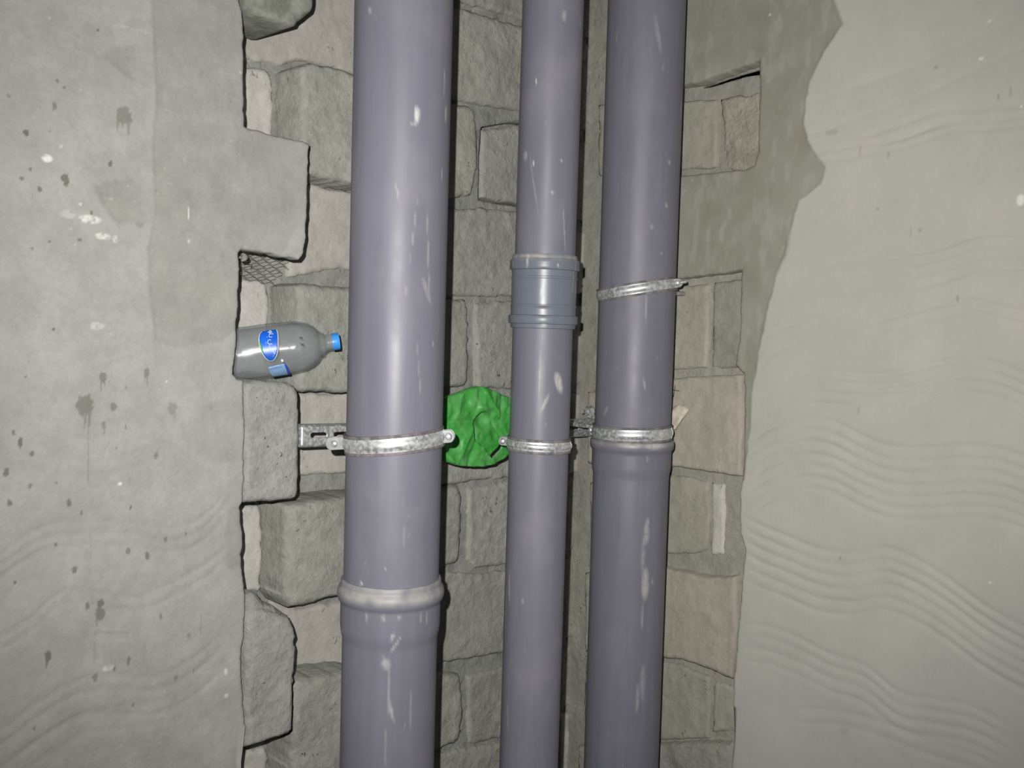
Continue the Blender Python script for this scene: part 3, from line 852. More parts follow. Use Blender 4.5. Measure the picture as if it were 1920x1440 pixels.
ripR = [([(1600, 262), (1691, 233), (1759, 209), (1817, 204), (1915, 197), (1990, 190)], (0, 26), .8),
        ([(1500, 295), (1526, 287), (1613, 272), (1710, 253), (1779, 228), (1850, 223), (1990, 215)], (0, 18), .8),
        ([(1490, 200), (1560, 178), (1640, 150), (1720, 122), (1820, 75), (1960, 20)], (0, 60), .35),
        ([(1510, 380), (1590, 372), (1660, 374), (1730, 372)], (0,), .5),
        ([(1580, 470), (1642, 469), (1710, 474), (1769, 462), (1827, 442), (1885, 437), (1990, 445)], (0, 20, 42, 64), .9),
        ([(1540, 500), (1600, 486), (1660, 480)], (0,), .5),
        ([(1610, 606), (1652, 598), (1710, 583), (1769, 569), (1817, 564), (1866, 574), (1920, 586), (1990, 600)], (0, 22), .9),
        ([(1505, 612), (1550, 601), (1610, 604)], (0, 24, 66), .8),
        ([(1430, 672), (1480, 650), (1520, 640)], (0, -40), .6),
        ([(1495, 702), (1517, 697), (1572, 697), (1627, 702), (1687, 699), (1753, 683), (1819, 675), (1874, 683), (1920, 702), (1990, 722)], (0, 21, 42, 62), 1.0),
        ([(1400, 832), (1440, 805), (1468, 793), (1517, 782), (1561, 790), (1610, 815), (1665, 837), (1731, 841), (1819, 837), (1874, 842), (1920, 858), (1990, 880)], (0, 24, 46, 70, 92, 113, 134), 1.0),
        ([(1390, 966), (1413, 979), (1479, 1007), (1534, 1029), (1600, 1037), (1665, 1029), (1709, 1045), (1775, 1084), (1841, 1133), (1920, 1177), (1990, 1205)], (0, 23, 45, 68, 92, 116), .9),
        ([(1390, 1170), (1435, 1174), (1490, 1193), (1556, 1226), (1621, 1248), (1687, 1298), (1753, 1311), (1819, 1325), (1900, 1365)], (0, 22, 46, 70), .6),
        ([(1480, 1330), (1560, 1332), (1643, 1351), (1731, 1385), (1819, 1413), (1900, 1450)], (0, 26), .5)]
convR = lambda P: sX(P, XF)
# the ripples run on along the wall past the measured stretch
ripR = [(p + [(2130, p[-1][1] + 28), (2300, p[-1][1] + 12), (2480, p[-1][1] + 34), (2620, p[-1][1] + 50)] if p[-1][0] >= 1960 else p, o_, a_) for p, o_, a_ in ripR]

def hR(s, z):
    h = (fbm(s * 5, z * 5, 71, 4) - .5) * 0.005 + (fbm(s * 40, z * 40, 72, 3) - .5) * 0.0006
    h = h + lines_relief(s, z, ripR, convR, 0.0026, 0.0066)
    P = rough(sX(smear, XF), 0.008, 0.003, 61)
    ins = soft_poly(s, z, P, 0.006)
    h = h - ins * (0.0025 - (fbm(s * 30, z * 30, 73, 4) - .5) * .003)
    return h

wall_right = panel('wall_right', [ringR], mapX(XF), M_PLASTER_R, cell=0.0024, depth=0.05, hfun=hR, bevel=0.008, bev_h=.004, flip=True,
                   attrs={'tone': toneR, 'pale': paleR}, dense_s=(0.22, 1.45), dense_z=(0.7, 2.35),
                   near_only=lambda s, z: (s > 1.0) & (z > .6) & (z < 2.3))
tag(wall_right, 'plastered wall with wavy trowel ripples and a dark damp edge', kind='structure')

# pencilled cross and shard-like crumbs belong to the block face
bm = bmesh.new()
for a, b in (((1257, 731), (1274, 733)), ((1266, 722), (1263, 744)), ((1263, 741), (1262, 746))):
    tube_mesh(bm, [onX(*a, 1.8050), onX(*b, 1.8050)], .0008, 5)
bm_obj(bm, 'pencil_cross', M_MARK, wall_side)

# ------------------------------------------------------------------ pipes
def pipe_axis(p_top, p_bot):
    a = onY(p_top[0], p_top[1], YP); b = onY(p_bot[0], p_bot[1], YP)
    d = (a - b) / (a[2] - b[2])
    return a, d

def zat(ax, px, py):
    """height where the pipe axis passes picture row py"""
    return onY(px, py, YP)[2]

class Pipe:
    def __init__(s, top, bot, r):
        s.a, s.d = pipe_axis(top, bot); s.r = r
    def at(s, z):
        return s.a + s.d * (z - s.a[2])

P1 = Pipe((758, 0), (725.5, 1440), .0792)
P2 = Pipe((1037.5, 0), (991, 1440), .0572)
P3 = Pipe((1213, 0), (1164, 1440), .0800)

def pipe_section(pp, name, prof, mat, parent, step=.0045, marks=(), dustz=(), seg=160, seed=0):
    """prof: (z, r) from top down; densified so that scuffs can be placed"""
    zs_, rs_ = [], []
    for (z0, r0), (z1, r1) in zip(prof[:-1], prof[1:]):
        n = max(1, int(abs(z1 - z0) / step))
        for k in range(n):
            zs_.append(z0 + (z1 - z0) * k / n); rs_.append(r0 + (r1 - r0) * k / n)
    zs_.append(prof[-1][0]); rs_.append(prof[-1][1])
    base = pp.at(0.0); ax = Vector(pp.d)
    L = ax.length
    pr = [(r, z * L) for r, z in zip(rs_, zs_)]
    n = seg
    ang = 2 * math.pi * np.arange(n) / n
    A = np.meshgrid(np.array(zs_), ang, indexing='ij')
    zz, aa = A
    mk = np.zeros_like(zz); du = np.zeros_like(zz)
    for (px, py, w, h, k, slant) in marks:
        d = ray(px, py)
        # hit the pipe surface
        o = CAM; c0 = pp.at(1.5)
        lo, hi = 0.0, 0.0
        q = d[:2]; oc = o[:2] - (pp.a[:2] + pp.d[:2] * (o[2] - pp.a[2]))
        dq = d[:2] - pp.d[:2] * d[2]
        qa = dq @ dq; qb = 2 * oc @ dq; qc = oc @ oc - pp.r ** 2
        disc = qb * qb - 4 * qa * qc
        if disc <= 0:
            continue
        t = (-qb - math.sqrt(disc)) / (2 * qa)
        hit = o + d * t
        cc = pp.at(hit[2])
        an = math.atan2(hit[1] - cc[1], hit[0] - cc[0])
        sc = np.linalg.norm(hit - o) / F_PX
        da = (aa - an + math.pi) % (2 * math.pi) - math.pi
        ds = da * pp.r + slant * (zz - hit[2])
        dd = np.sqrt((ds / (w * sc)) ** 2 + ((zz - hit[2]) / (h * sc)) ** 2)
        nz = vnoise(aa * 40, zz * 160, int(px) % 91)
        mk = np.maximum(mk, k * np.clip((1.3 - dd) * 1.6, 0, 1) * np.clip(.35 + nz, 0, 1))
    for (z0, hw, k) in dustz:
        nz = fbm(aa * 6, zz * 60, 9, 3)
        du = np.maximum(du, k * np.clip(1.4 - np.abs(zz - z0) / hw, 0, 1) * np.clip(nz * 1.6 - .1, 0, 1))
    o = lathe(name, pr, mat, None, seg=seg, base=base, axis=tuple(ax), xdir=(1, 0, 0), attr={'marks': mk, 'dust': du}, sharp=40)
    adopt(parent, o)
    return o

def pipe_thing(pp, label):
    e = empty('drain_pipe', tuple(pp.at(0.0)))
    return tag(e, label, 'pipe', 'grey drain pipes in the chase')

marks1 = [(782, 215, 5, 14, .9, 0), (776, 232, 5, 4, .5, 0), (833, 155, 3, 22, .4, 0), (836, 215, 3, 16, .45, 0), (745, 360, 2, 20, .25, .2), (829, 325, 2, 12, .4, 0), (803, 480, 1.5, 90, .3, .06),
          (776, 430, 1.2, 60, .25, -.1), (693, 20, 3, 6, .4, 0), (762, 545, 2, 10, .3, 0), (800, 545, 5, 22, .25, .4), (812, 645, 2, 6, .35, 0), (786, 700, 1.5, 60, .2, .1), (676, 1094, 3, 5, .4, 0), (722, 1065, 2, 2, .6, 0), (678, 1093, 2, 2, .8, 0),
          (735, 1195, 3, 8, .5, -.3), (741, 1209, 2.5, 14, .55, -.6), (724, 1245, 8, 10, .45, 0), (728, 1290, 2, 50, .28, 0), (733, 1330, 3, 22, .4, .2), (718, 1240, 2, 12, .35, 0), (723, 1400, 2.5, 30, .25, 0), (690, 1157, 1.5, 10, .4, 0),
          (720, 1157, 3, 6, .5, 0), (748, 1157, 2, 5, .4, 0), (787, 1155, 1.5, 12, .35, 0), (797, 1157, 1, 10, .35, 0), (645, 1182, 6, 4, .3, 0), (770, 1330, 1, 30, .25, 0), (757, 1000, 1, 60, .15, .05)]
marks2 = [(1048, 718, 8, 18, .75, .3), (1022, 755, 3, 16, .5, -.4), (1005, 153, 1.5, 5, .9, 0), (1000, 306, 1.5, 5, .9, 0), (985, 292, 5, 8, .4, 0), (1024, 227, 5, 1.5, .6, 0), (1058, 30, 4, 9, .3, 0), (1088, 45, 2, 9, .3, 0), (1058, 430, 1.5, 40, .35, .1),
          (1036, 362, 3, 3, .5, 0), (1053, 300, 2, 2, .6, 0), (1000, 340, 1.5, 50, .25, .2), (1012, 700, 1.5, 40, .3, 0), (955, 1100, 1.5, 30, .5, .05), (948, 1150, 1.2, 40, .4, 0), (980, 1127, 2, 5, .3, 0), (952, 1345, 1.2, 26, .3, .1)]
marks3 = [(1156, 70, 2, 8, .3, 0), (1234, 65, 4, 30, .2, .2), (1243, 127, 2, 3, .4, 0), (1255, 305, 2, 5, .5, 0), (1249, 385, 4, 3, .4, 0), (1277, 205, 3, 18, .45, 0), (1222, 425, 3, 4, .3, 0), (1240, 475, 2, 3, .3, 0), (1211, 572, 1.5, 30, .3, .05),
          (1212, 1000, 6, 20, .4, 0), (1210, 1095, 7, 28, .55, 0), (1206, 1040, 3, 40, .3, 0), (1204, 1155, 2, 24, .3, 0), (1205, 1280, 5, 30, .25, 0), (1214, 985, 4, 14, .35, 0), (1223, 1090, 3, 5, .3, 0), (1195, 1310, 3, 25, .25, 0), (1213, 860, 2, 5, .3, 0), (1136, 770, 3, 9, .35, -.5), (1208, 718, 2, 14, .35, .2),
          (1184, 833, 20, 5, .6, 0), (1225, 835, 20, 6, .7, 0)]

# pipe 1
t1 = pipe_thing(P1, 'thick grey drain pipe with a bulging socket ring, nearest the plastic bottle')
zl = lambda y: zat(P1, 731, y)
s1 = pipe_section(P1, 'pipe_section', [(ZT, P1.r), (zl(1095), P1.r), (zl(1100), P1.r - .001)], M_PVC, t1, marks=marks1, seed=1)
R = P1.r
s1b = pipe_section(P1, 'pipe_section', [(zl(1081), R * .985), (zl(1081), R * 1.035), (zl(1083), R * 1.052), (zl(1090), R * 1.055), (zl(1093), R * 1.062), (zl(1097), R * 1.098), (zl(1102), R * 1.118), (zl(1108), R * 1.125), (zl(1114), R * 1.118), (zl(1119), R * 1.098),
                                      (zl(1123), R * 1.056), (zl(1126), R * 1.05), (zl(1168), R * 1.047), (zl(1178), R * 1.033), (zl(1188), R * 1.008), (zl(1193), R), (ZB, R)], M_PVC, t1,
                   marks=marks1, dustz=[(zl(1098), .010, .62), (zl(1082), .003, .5)], step=.004, seed=2)
# pipe 2 with slip coupling
t2 = pipe_thing(P2, 'thin grey drain pipe with a bluish slip coupling, standing between two thicker pipes')
z2 = lambda y: zat(P2, 1016, y)
R = P2.r
pipe_section(P2, 'pipe_section', [(ZT, R), (z2(548), R)], M_PVC, t2, marks=marks2)
pipe_section(P2, 'pipe_section', [(z2(550), R), (ZB, R)], M_PVC, t2, marks=marks2)
k = R / 55.3
pipe_section(P2, 'coupling', [(z2(479), R * .99), (z2(479), 58.5 * k), (z2(483), 59.8 * k), (z2(487), 60 * k), (z2(488), 62.6 * k), (z2(490), 63.6 * k), (z2(505), 63.8 * k), (z2(507), 62.8 * k), (z2(508), 60 * k),
                              (z2(519.5), 59.7 * k), (z2(520.5), 60.6 * k), (z2(523.5), 60.6 * k), (z2(524.5), 59.6 * k), (z2(571.5), 59.4 * k), (z2(572.5), 60.4 * k), (z2(575.5), 60.4 * k), (z2(576.5), 59.6 * k), (z2(591), 59.6 * k),
                              (z2(592), 62.6 * k), (z2(594), 63.6 * k), (z2(605), 63.6 * k), (z2(607), 62.8 * k), (z2(608), 59.8 * k), (z2(615), 59.2 * k), (z2(616), 58 * k), (z2(616), R * .99)], M_PVC_B, t2,
             marks=[(965, 530, 1.5, 30, .4, 0), (970, 495, 2, 5, .5, 0), (993, 490, 2, 12, .7, 0), (1015, 548, 2, 6, .5, 0), (1020, 610, 5, 3, .7, 0), (1043, 499, 2, 2, .7, 0), (1071, 520, 1.5, 30, .4, 0)],
             dustz=[(z2(484), .004, .75), (z2(488), .0018, .5)], step=.004)
# pipe 3
t3 = pipe_thing(P3, 'thick grey drain pipe with two clamps above its socket, beside the rippled wall')
z3 = lambda y: zat(P3, 1188, y)
R = P3.r; k = R / 70.8
pipe_section(P3, 'pipe_section', [(ZT, R), (z3(835), R)], M_PVC, t3, marks=marks3)
pipe_section(P3, 'pipe_section', [(z3(822), R * .985), (z3(822), 75 * k), (z3(824), 77.5 * k), (z3(828), 78.4 * k), (z3(836), 78 * k), (z3(840), 76 * k), (z3(843), 74 * k), (z3(846), 73.8 * k), (z3(872), 73.8 * k), (z3(880), 72.6 * k),
                                  (z3(888), 71 * k), (z3(892), R), (ZB, R)], M_PVC, t3, marks=marks3, dustz=[(z3(826), .006, .4)], step=.004)

# ------------------------------------------------------------------ slotted channel behind the pipes
YS = 1.50
c0 = onY(564, 819, YS); c1 = onY(1092, 803, YS)
zsl = lambda s: c0[2] + (c1[2] - c0[2]) * (s - c0[0]) / (c1[0] - c0[0])
HW = .0205
s0, s1_ = c0[0], XF + .008
def rrect(a, b, hw, r, n=5):
    pts = []
    for (cx, sx, sz, st) in ((b, 1, 1, 0), (a, -1, 1, 90), (a, -1, -1, 180), (b, 1, -1, 270)):
        for q in range(n + 1):
            an = math.radians(st + 90 * q / n)
            x_ = cx - sx * r + r * math.cos(an)
            pts.append((x_, zsl(cx) + sz * (hw - r) + r * math.sin(an)))
    return pts
outer = rrect(s0, s1_, HW, .005)
slots = []
sx0 = onY(598, 817, YS)[0]
kx = sx0
while kx < s1_ - .03:
    slots.append([(x_, z_ + .002) for x_, z_ in rrect(kx - .0175, kx + .0175, .0048, .0046)])
    kx += .05
def hch(s, z):
    return np.zeros_like(s)
chan = panel('slotted_channel', [outer] + slots, mapY(YS), M_ZINC, None, cell=.0017, depth=.026, bevel=.006, bev_h=.006,
             ring_depth={i + 1: .0025 for i in range(len(slots))})
ch = empty('mounting_rail', (s0, YS, c0[2] - HW))
adopt(ch, chan)
tag(ch, 'slotted zinc-plated mounting rail running level behind the pipes', 'rail')

# ------------------------------------------------------------------ pipe clamps
def clamp(pp, px, py, label, tilt=0.0, lug_l=.030, lug_r=.020, width=.021, rot=0.0, rail=True, group='zinc pipe clamps', bolt_out=False, left_lug=True, right_lug=True, base_r=None, rod_x=0.0):
    c = onY(px, py, YP); c = pp.at(c[2])
    r = base_r or pp.r
    view = np.array([c[0], c[1], 0.0]); view /= np.linalg.norm(view)     # away from the camera
    left = np.array([-view[1], view[0], 0.0])
    A = np.array(pp.d) / np.linalg.norm(pp.d)
    # tilt the ring about the viewing line
    Rm = Matrix.Rotation(tilt, 3, Vector(view))
    A = Vector(Rm @ Vector(A))
    Lf = Vector(Rm @ Vector(left)); Lf = (Lf - A * Lf.dot(A)).normalized()
    Lf = Matrix.Rotation(rot, 3, A) @ Lf
    Fr = A.cross(Lf)                                                       # tangential
    if Fr.dot(Vector(view)) > 0:
        Fr = -Fr                                                           # towards the camera
    C = Vector(c)
    e = empty('pipe_clamp', tuple(c))
    tag(e, label, 'clamp', group)
    parts = []
    ro = r + .0022
    w = width / 2
    rib = [(ro, -w), (ro + .0018, -w), (ro + .0022, -w * .62), (ro + .0038, -w * .42), (ro + .0044, 0), (ro + .0038, w * .42), (ro + .0022, w * .62), (ro + .0018, w), (ro, w)]
    # front and rear half bands (angles measured from the left lug towards the camera)
    for nm, sgn in (('band', 1), ('band', -1)):
        parts.append(lathe(nm, rib, M_ZINC if sgn > 0 else M_ZINC_D, None, seg=64, base=C, axis=A, xdir=Lf, a0=(0.03 if True else 0), a1=math.pi - .03, closed_profile=True)
                     if sgn * (A.cross(Lf)).dot(Fr) > 0 else
                     lathe(nm, rib, M_ZINC if sgn > 0 else M_ZINC_D, None, seg=64, base=C, axis=A, xdir=Lf, a0=-math.pi + .03, a1=-.03, closed_profile=True))
    # rubber lining, a little wider than the band
    wl = w + .0048
    parts.append(lathe('rubber_lining', [(r - .0005, -wl), (ro + .0016, -wl), (ro + .0022, -wl + .0015), (ro + .0010, -w + .0005), (ro + .0004, 0), (ro + .0010, w - .0005), (ro + .0022, wl - .0015), (ro + .0016, wl), (r - .0005, wl)], M_RUBBER, None, seg=72, base=C, axis=A, xdir=Lf, closed_profile=True))
    for side, ll, on in ((1, lug_l, left_lug), (-1, lug_r, right_lug)):
        if not on:
            continue
        D_ = Lf * side
        for off, m_, lw in ((.0042, M_LUG, 1.0), (-.0042, M_ZINC_D, 1.0)):
            bm = bmesh.new()
            pts = []
            n = 7
            rr = w * .98
            for q in range(n + 1):
                a = -math.pi / 2 + math.pi * q / n
                pts.append((ro + ll - rr * .75 + rr * .75 * math.cos(a), rr * math.sin(a)))
            pts = [(ro - .001, -rr)] + pts + [(ro - .001, rr)]
            th = .0024
            va = [bm.verts.new(C + D_ * p_ + A * q_ + Fr * (off + th / 2)) for p_, q_ in pts]
            vb = [bm.verts.new(C + D_ * p_ + A * q_ + Fr * (off - th / 2)) for p_, q_ in pts]
            bm.faces.new(va); bm.faces.new(vb[::-1])
            for q in range(len(pts)):
                bm.faces.new((va[q], va[(q + 1) % len(pts)], vb[(q + 1) % len(pts)], vb[q]))
            bmesh.ops.bevel(bm, geom=[e_ for e_ in bm.edges], offset=.0006, segments=1, affect='EDGES')
            parts.append(bm_obj(bm, 'lug', m_, smooth=False))
        bc = C + D_ * (ro + ll * .55)
        parts.append(lathe('bolt', [(.0, .0115), (.003, .0112), (.0052, .0098), (.0060, .0078), (.0060, .0055), (.0035, .0053), (.0032, -.012), (.0058, -.0122), (.0058, -.0062 - .01), (0, -.0165)],
                           M_ZINC, None, seg=18, base=bc, axis=Fr, sharp=50))
    if rail:
        back = Vector((rod_x, 1, 0)).normalized()
        base = C + back * (r + .002)
        L = ((YS - .002) - base.y) / back.y
        parts.append(lathe('rod', [(0, 0), (.0105, 0), (.0105, .012), (.0050, .0122), (.0050, L), (0, L)], M_ZINC_D, None, seg=18, base=base, axis=back))
    else:
        back = Vector((1, 0, 0))
        base = C + back * (r + .002)
        L = XF + .008 - base.x
        parts.append(lathe('rod', [(0, 0), (.0105, 0), (.0105, .012), (.0050, .0122), (.0050, L), (0, L)], M_ZINC_D, None, seg=18, base=base, axis=back))
    if bolt_out:
        parts.append(lathe('bolt_end', [(0, 0), (.0034, 0), (.0034, .012), (0, .0125)], M_ZINC, None, seg=12, base=C - Lf * (ro + lug_r - .002) + Fr * .0, axis=-Lf))
    adopt(e, *parts)
    return e

clamp(P1, 738, 824, 'zinc pipe clamp with a wide bolted ear, on the thick pipe nearest the bottle', tilt=math.radians(-6), lug_l=.034, lug_r=.020, width=.022, rot=math.radians(-12), rod_x=.4)
clamp(P2, 1010, 832, 'small zinc pipe clamp on the thin pipe beside the green bag', tilt=math.radians(1.0), lug_l=.020, lug_r=.004, width=.017, right_lug=False, rod_x=.75, rot=math.radians(-14))
clamp(P3, 1186, 809, 'zinc pipe clamp just above the socket of the pipe beside the rippled wall', tilt=math.radians(-1.5), lug_l=.012, lug_r=.002, width=.022, right_lug=False, rot=math.radians(-14))
clamp(P3, 1195, 544, 'tilted zinc pipe clamp with a projecting bolt, higher up the pipe beside the rippled wall', tilt=math.radians(-10.5), lug_l=.002, lug_r=.015, width=.019, rot=math.radians(-20), rail=False, left_lug=False, bolt_out=True)

# ------------------------------------------------------------------ green plastic bag
YG = 1.445
bag_out = [(806, 765), (829, 751), (868, 737), (892, 728), (905, 725), (915, 728), (945, 741), (968, 748), (990, 760), (992, 800), (985, 835), (962, 848), (948, 860), (930, 871), (915, 874), (890, 876), (865, 873), (845, 867), (834, 857), (820, 845), (806, 830)]
hole = [(893, 779), (899, 772), (906, 771), (913, 774), (919, 782), (924, 795), (930, 809), (938, 822), (943, 826), (942, 834), (936, 847), (928, 856), (922, 860), (917, 853), (908, 841), (900, 833), (892, 828), (887, 822), (885, 810), (887, 796)]
def ridg(x, y, sd):
    return 1 - np.abs(2 * fbm(x, y, sd, 3) - 1)
creases = [((905, 726), (935, 780), .006), ((935, 780), (950, 815), .006), ((900, 733), (886, 790), -.004), ((884, 800), (858, 868), .005), ((880, 790), (832, 790), -.004), ((890, 828), (880, 874), -.005), ((868, 738), (850, 800), .004),
           ((905, 840), (930, 868), .004), ((945, 745), (938, 785), -.006), ((836, 850), (850, 866), .005), ((885, 760), (935, 770), .004), ((845, 760), (836, 840), .003)]
def hbag(s, z):
    h = (ridg(s * 13, z * 13, 81) - .6) * .016 + (ridg(s * 34, z * 34, 82) - .6) * .006 + (fbm(s * 90, z * 90, 84, 2) - .5) * .0016
    for a, b, am in creases:
        (x1, y1), (x2, y2) = sY([a, b], YG)
        dx, dy = x2 - x1, y2 - y1
        t = np.clip(((s - x1) * dx + (z - y1) * dy) / (dx * dx + dy * dy), 0, 1)
        d = np.hypot(s - x1 - t * dx, z - y1 - t * dy)
        h = h + am * np.exp(-d / .007)
    cz = onY(900, 800, YG)
    h = h - .9 * ((s - cz[0]) ** 2 + (z - cz[2]) ** 2)
    return h
bag_front = panel('bag_front', [rough(sY(bag_out, YG), .01, .002, 85), rough(sY(hole, YG), .008, .001, 86)], mapY(YG), M_BAG, None, cell=.0026, depth=.0, hfun=hbag, ring_depth={0: .022, 1: .002})
back_out = [(812, 765), (829, 753), (905, 728), (945, 743), (990, 762), (990, 800), (952, 806), (940, 820), (937, 830), (931, 838), (919, 852), (915, 868), (850, 862), (812, 835)]
YG2 = 1.472
def hbag2(s, z):
    return (ridg(s * 16, z * 16, 91) - .6) * .016 + (ridg(s * 45, z * 45, 92) - .6) * .005 + .8 * (z - onY(900, 800, YG2)[2]) * .05
bag_back = panel('bag_back', [rough(sY(back_out, YG2), .01, .002, 95)], mapY(YG2), M_BAG, None, cell=.003, depth=.006, hfun=hbag2)
bg = empty('plastic_bag', tuple(onY(890, 876, YG)))
adopt(bg, bag_front, bag_back)
tag(bg, 'crumpled bright green plastic bag hanging between two drain pipes', 'bag')

# ------------------------------------------------------------------ water bottle lying in the gap
a_px, b_px = onY(452, 663, 1.553), onY(622, 641, 1.475)      # the cap end leans out towards the room
bax = Vector(b_px - a_px).normalized()
cap_end = onY(636, 639.5, 1.469)
lenb = .278
base = Vector(cap_end) - bax * lenb
RB = .0455
prof = [(0, .008), (.020, .004), (.034, .000), (.042, .004), (.0455, .012), (RB, .030), (RB, .052), (RB - .0015, .055), (RB, .058), (RB, .082), (RB - .0018, .086), (RB - .0018, .090), (RB, .094), (RB + .0006, .110), (RB + .0006, .165), (RB, .178), (RB - .0006, .198), (RB - .0028, .213), (RB - .0068, .225), (RB - .0135, .2365),
        (RB - .0235, .2445), (.0185, .2505), (.0150, .2545), (.0138, .258), (.0138, .270)]
def crumple(o):
    me = o.data
    n = len(me.vertices); co = np.zeros(n * 3); me.vertices.foreach_get('co', co); co = co.reshape(-1, 3)
    bx = np.array(base); ax = np.array(bax)
    t = (co - bx) @ ax
    ctr = bx + t[:, None] * ax
    rad = co - ctr; rl = np.linalg.norm(rad, axis=1) + 1e-9
    an = np.arctan2(rad[:, 2], rad[:, 1])
    amp = np.where(t < .21, .0022, .0010) * np.clip(rl / .04, 0, 1)
    f = (vnoise(np.cos(an) * 2.2 + 5, np.sin(an) * 2.2 + t * 26, 5) - .5) * 2 * amp + (ridg(an * 1.7, t * 40, 7) - .6) * .0020 * (t < .235) + (vnoise(an * 6, t * 120, 9) - .5) * .0010 * (t < .24) * (rl > .03)
    f = f * np.where((t > .085) & (t < .195), .5, 1.0)      # the labelled band keeps its shape
    co = co + rad / rl[:, None] * f[:, None]
    me.vertices.foreach_set('co', co.ravel()); me.update()
body = lathe('bottle_body', [(r_, t_) for (r0_, t0_), (r1_, t1_) in zip(prof[:-1], prof[1:]) for r_, t_ in [(r0_ + (r1_ - r0_) * q / 4, t0_ + (t1_ - t0_) * q / 4) for q in range(4)]] + [prof[-1]], M_PET, None, seg=72, base=base, axis=bax, sharp=70)
crumple(body)
tc0 = lenb - .0125
cap = lathe('bottle_cap', [(.0148, tc0), (.0152, tc0), (.0154, tc0 + .0025), (.0150, tc0 + .0028), (.0154, tc0 + .0032), (.0154, tc0 + .0110), (.0147, tc0 + .0124), (0, tc0 + .0125)], M_CAP, None, seg=48, base=base, axis=bax, sharp=30)
# fine grip ridges on the cap
me = cap.data
for v in me.vertices:
    p = v.co - base; t = p.dot(bax); rad = p - bax * t
    if rad.length > .0149 and t > tc0 + .003:
        an = round(math.atan2(rad.z, rad.y) / (2 * math.pi / 48))
        if an % 2:
            v.co -= rad.normalized() * .0004
# label pieces conform to the bottle: coordinates (distance along axis, distance round the body)
eY = Vector((0, -1, 0)); eY = (eY - bax * eY.dot(bax)).normalized(); eZ = bax.cross(eY)
if eZ.z < 0: eZ = -eZ
RL = RB + .0023
def hit_bottle(px, py, rr=RL):
    d = Vector(ray(px, py)); o = Vector(CAM) - base
    dp = d - bax * d.dot(bax); op = o - bax * o.dot(bax)
    a_ = dp.dot(dp); b_ = 2 * op.dot(dp); c_ = op.dot(op) - rr * rr
    disc = b_ * b_ - 4 * a_ * c_
    t = (-b_ - math.sqrt(max(disc, 0))) / (2 * a_)
    h = o + d * t
    return (h.dot(bax), math.atan2(h.dot(eZ), h.dot(eY)) * rr)
def mapB(rr):
    def f(s, z, h):
        an = z / RL
        r_ = rr + h
        P = np.array(base)[None] + s[:, None] * np.array(bax) + (r_ * np.cos(an))[:, None] * np.array(eY) + (r_ * np.sin(an))[:, None] * np.array(eZ)
        return P[:, 0], P[:, 1], P[:, 2]
    return f
zoom = lambda pts: [hit_bottle(435 + x / 9.143, 590 + y / 9.143) for x, y in pts]
# decide winding so that faces point outward
flipB = (bax.cross(eZ)).dot(eY) < 0
oval = [(470, 330), (520, 280), (600, 262), (700, 252), (765, 250), (785, 300), (795, 380), (795, 500), (788, 620), (770, 700), (735, 765), (690, 800), (630, 795), (570, 745), (520, 670), (480, 580), (458, 480), (455, 390)]
cx_ = sum(p[0] for p in oval) / len(oval); cy_ = sum(p[1] for p in oval) / len(oval)
inner = [(cx_ + (x - cx_) * .93, cy_ + (y - cy_) * .965) for x, y in oval]
lab = panel('label', [zoom(oval)], mapB(RL), M_WHITE, None, cell=.0016, depth=.0004, flip=flipB)
lab_in = panel('label_field', [zoom(inner)], mapB(RL + .0004), M_LABEL, None, cell=.0016, depth=.0003, flip=flipB)
gedge = panel('label_edge', [zoom([(470, 420), (490, 470), (515, 540), (530, 610), (545, 680), (515, 640), (485, 560), (468, 480)])], mapB(RL + .0007), M_GREEN_EDGE, None, cell=.0012, depth=.0003, flip=flipB)
rect = panel('label', [zoom([(620, 905), (760, 872), (895, 845), (930, 900), (965, 960), (1005, 1024), (880, 1058), (720, 1084), (690, 1060), (655, 1000)])], mapB(RL), M_LABEL_L, None, cell=.0016, depth=.0004, flip=flipB)
stripe = panel('label_stripe', [zoom([(895, 845), (925, 845), (960, 900), (1008, 1018), (968, 1032), (935, 950)])], mapB(RL + .0005), M_LABEL_D, None, cell=.0012, depth=.0003, flip=flipB)
def strokes(name, lst, rad, mat, rr):
    bm = bmesh.new(); f = mapB(rr)
    for pl in lst:
        Q = zoom(pl)
        # resample
        out = []
        for (a1_, b1_), (a2_, b2_) in zip(Q[:-1], Q[1:]):
            for q in range(3):
                out.append((a1_ + (a2_ - a1_) * q / 3, b1_ + (b2_ - b1_) * q / 3))
        out.append(Q[-1])
        X_, Y_, Z_ = f(np.array([p[0] for p in out]), np.array([p[1] for p in out]), np.zeros(len(out)))
        tube_mesh(bm, list(zip(X_, Y_, Z_)), rad, 6)
    return bm_obj(bm, name, mat)
letter_lines = [
    [(636, 292), (650, 278), (668, 280), (676, 294), (664, 304), (646, 302), (636, 292)], [(612, 300), (640, 308), (690, 306)],
    [(642, 308), (646, 330), (640, 356), (632, 372), (644, 386), (668, 388), (690, 380)], [(646, 334), (680, 332), (712, 334)],
    [(668, 442), (648, 430), (628, 436), (614, 456), (612, 480), (626, 500), (650, 504), (676, 496), (684, 510), (672, 522)],
    [(646, 512), (640, 536), (648, 562), (672, 580), (706, 580), (732, 570), (740, 556)],
    [(692, 612), (698, 634), (716, 644), (734, 652), (730, 672), (716, 676)]]
letters = [strokes('letter_stroke', [q], .0005, M_WHITE, RL + .0007) for q in letter_lines]
dots = [strokes('letter_dot', [q], .0006, M_WHITE, RL + .0007) for q in ([(583, 470), (586, 476)], [(583, 490), (586, 496)], [(602, 384), (606, 390)], [(708, 700), (711, 708)])]
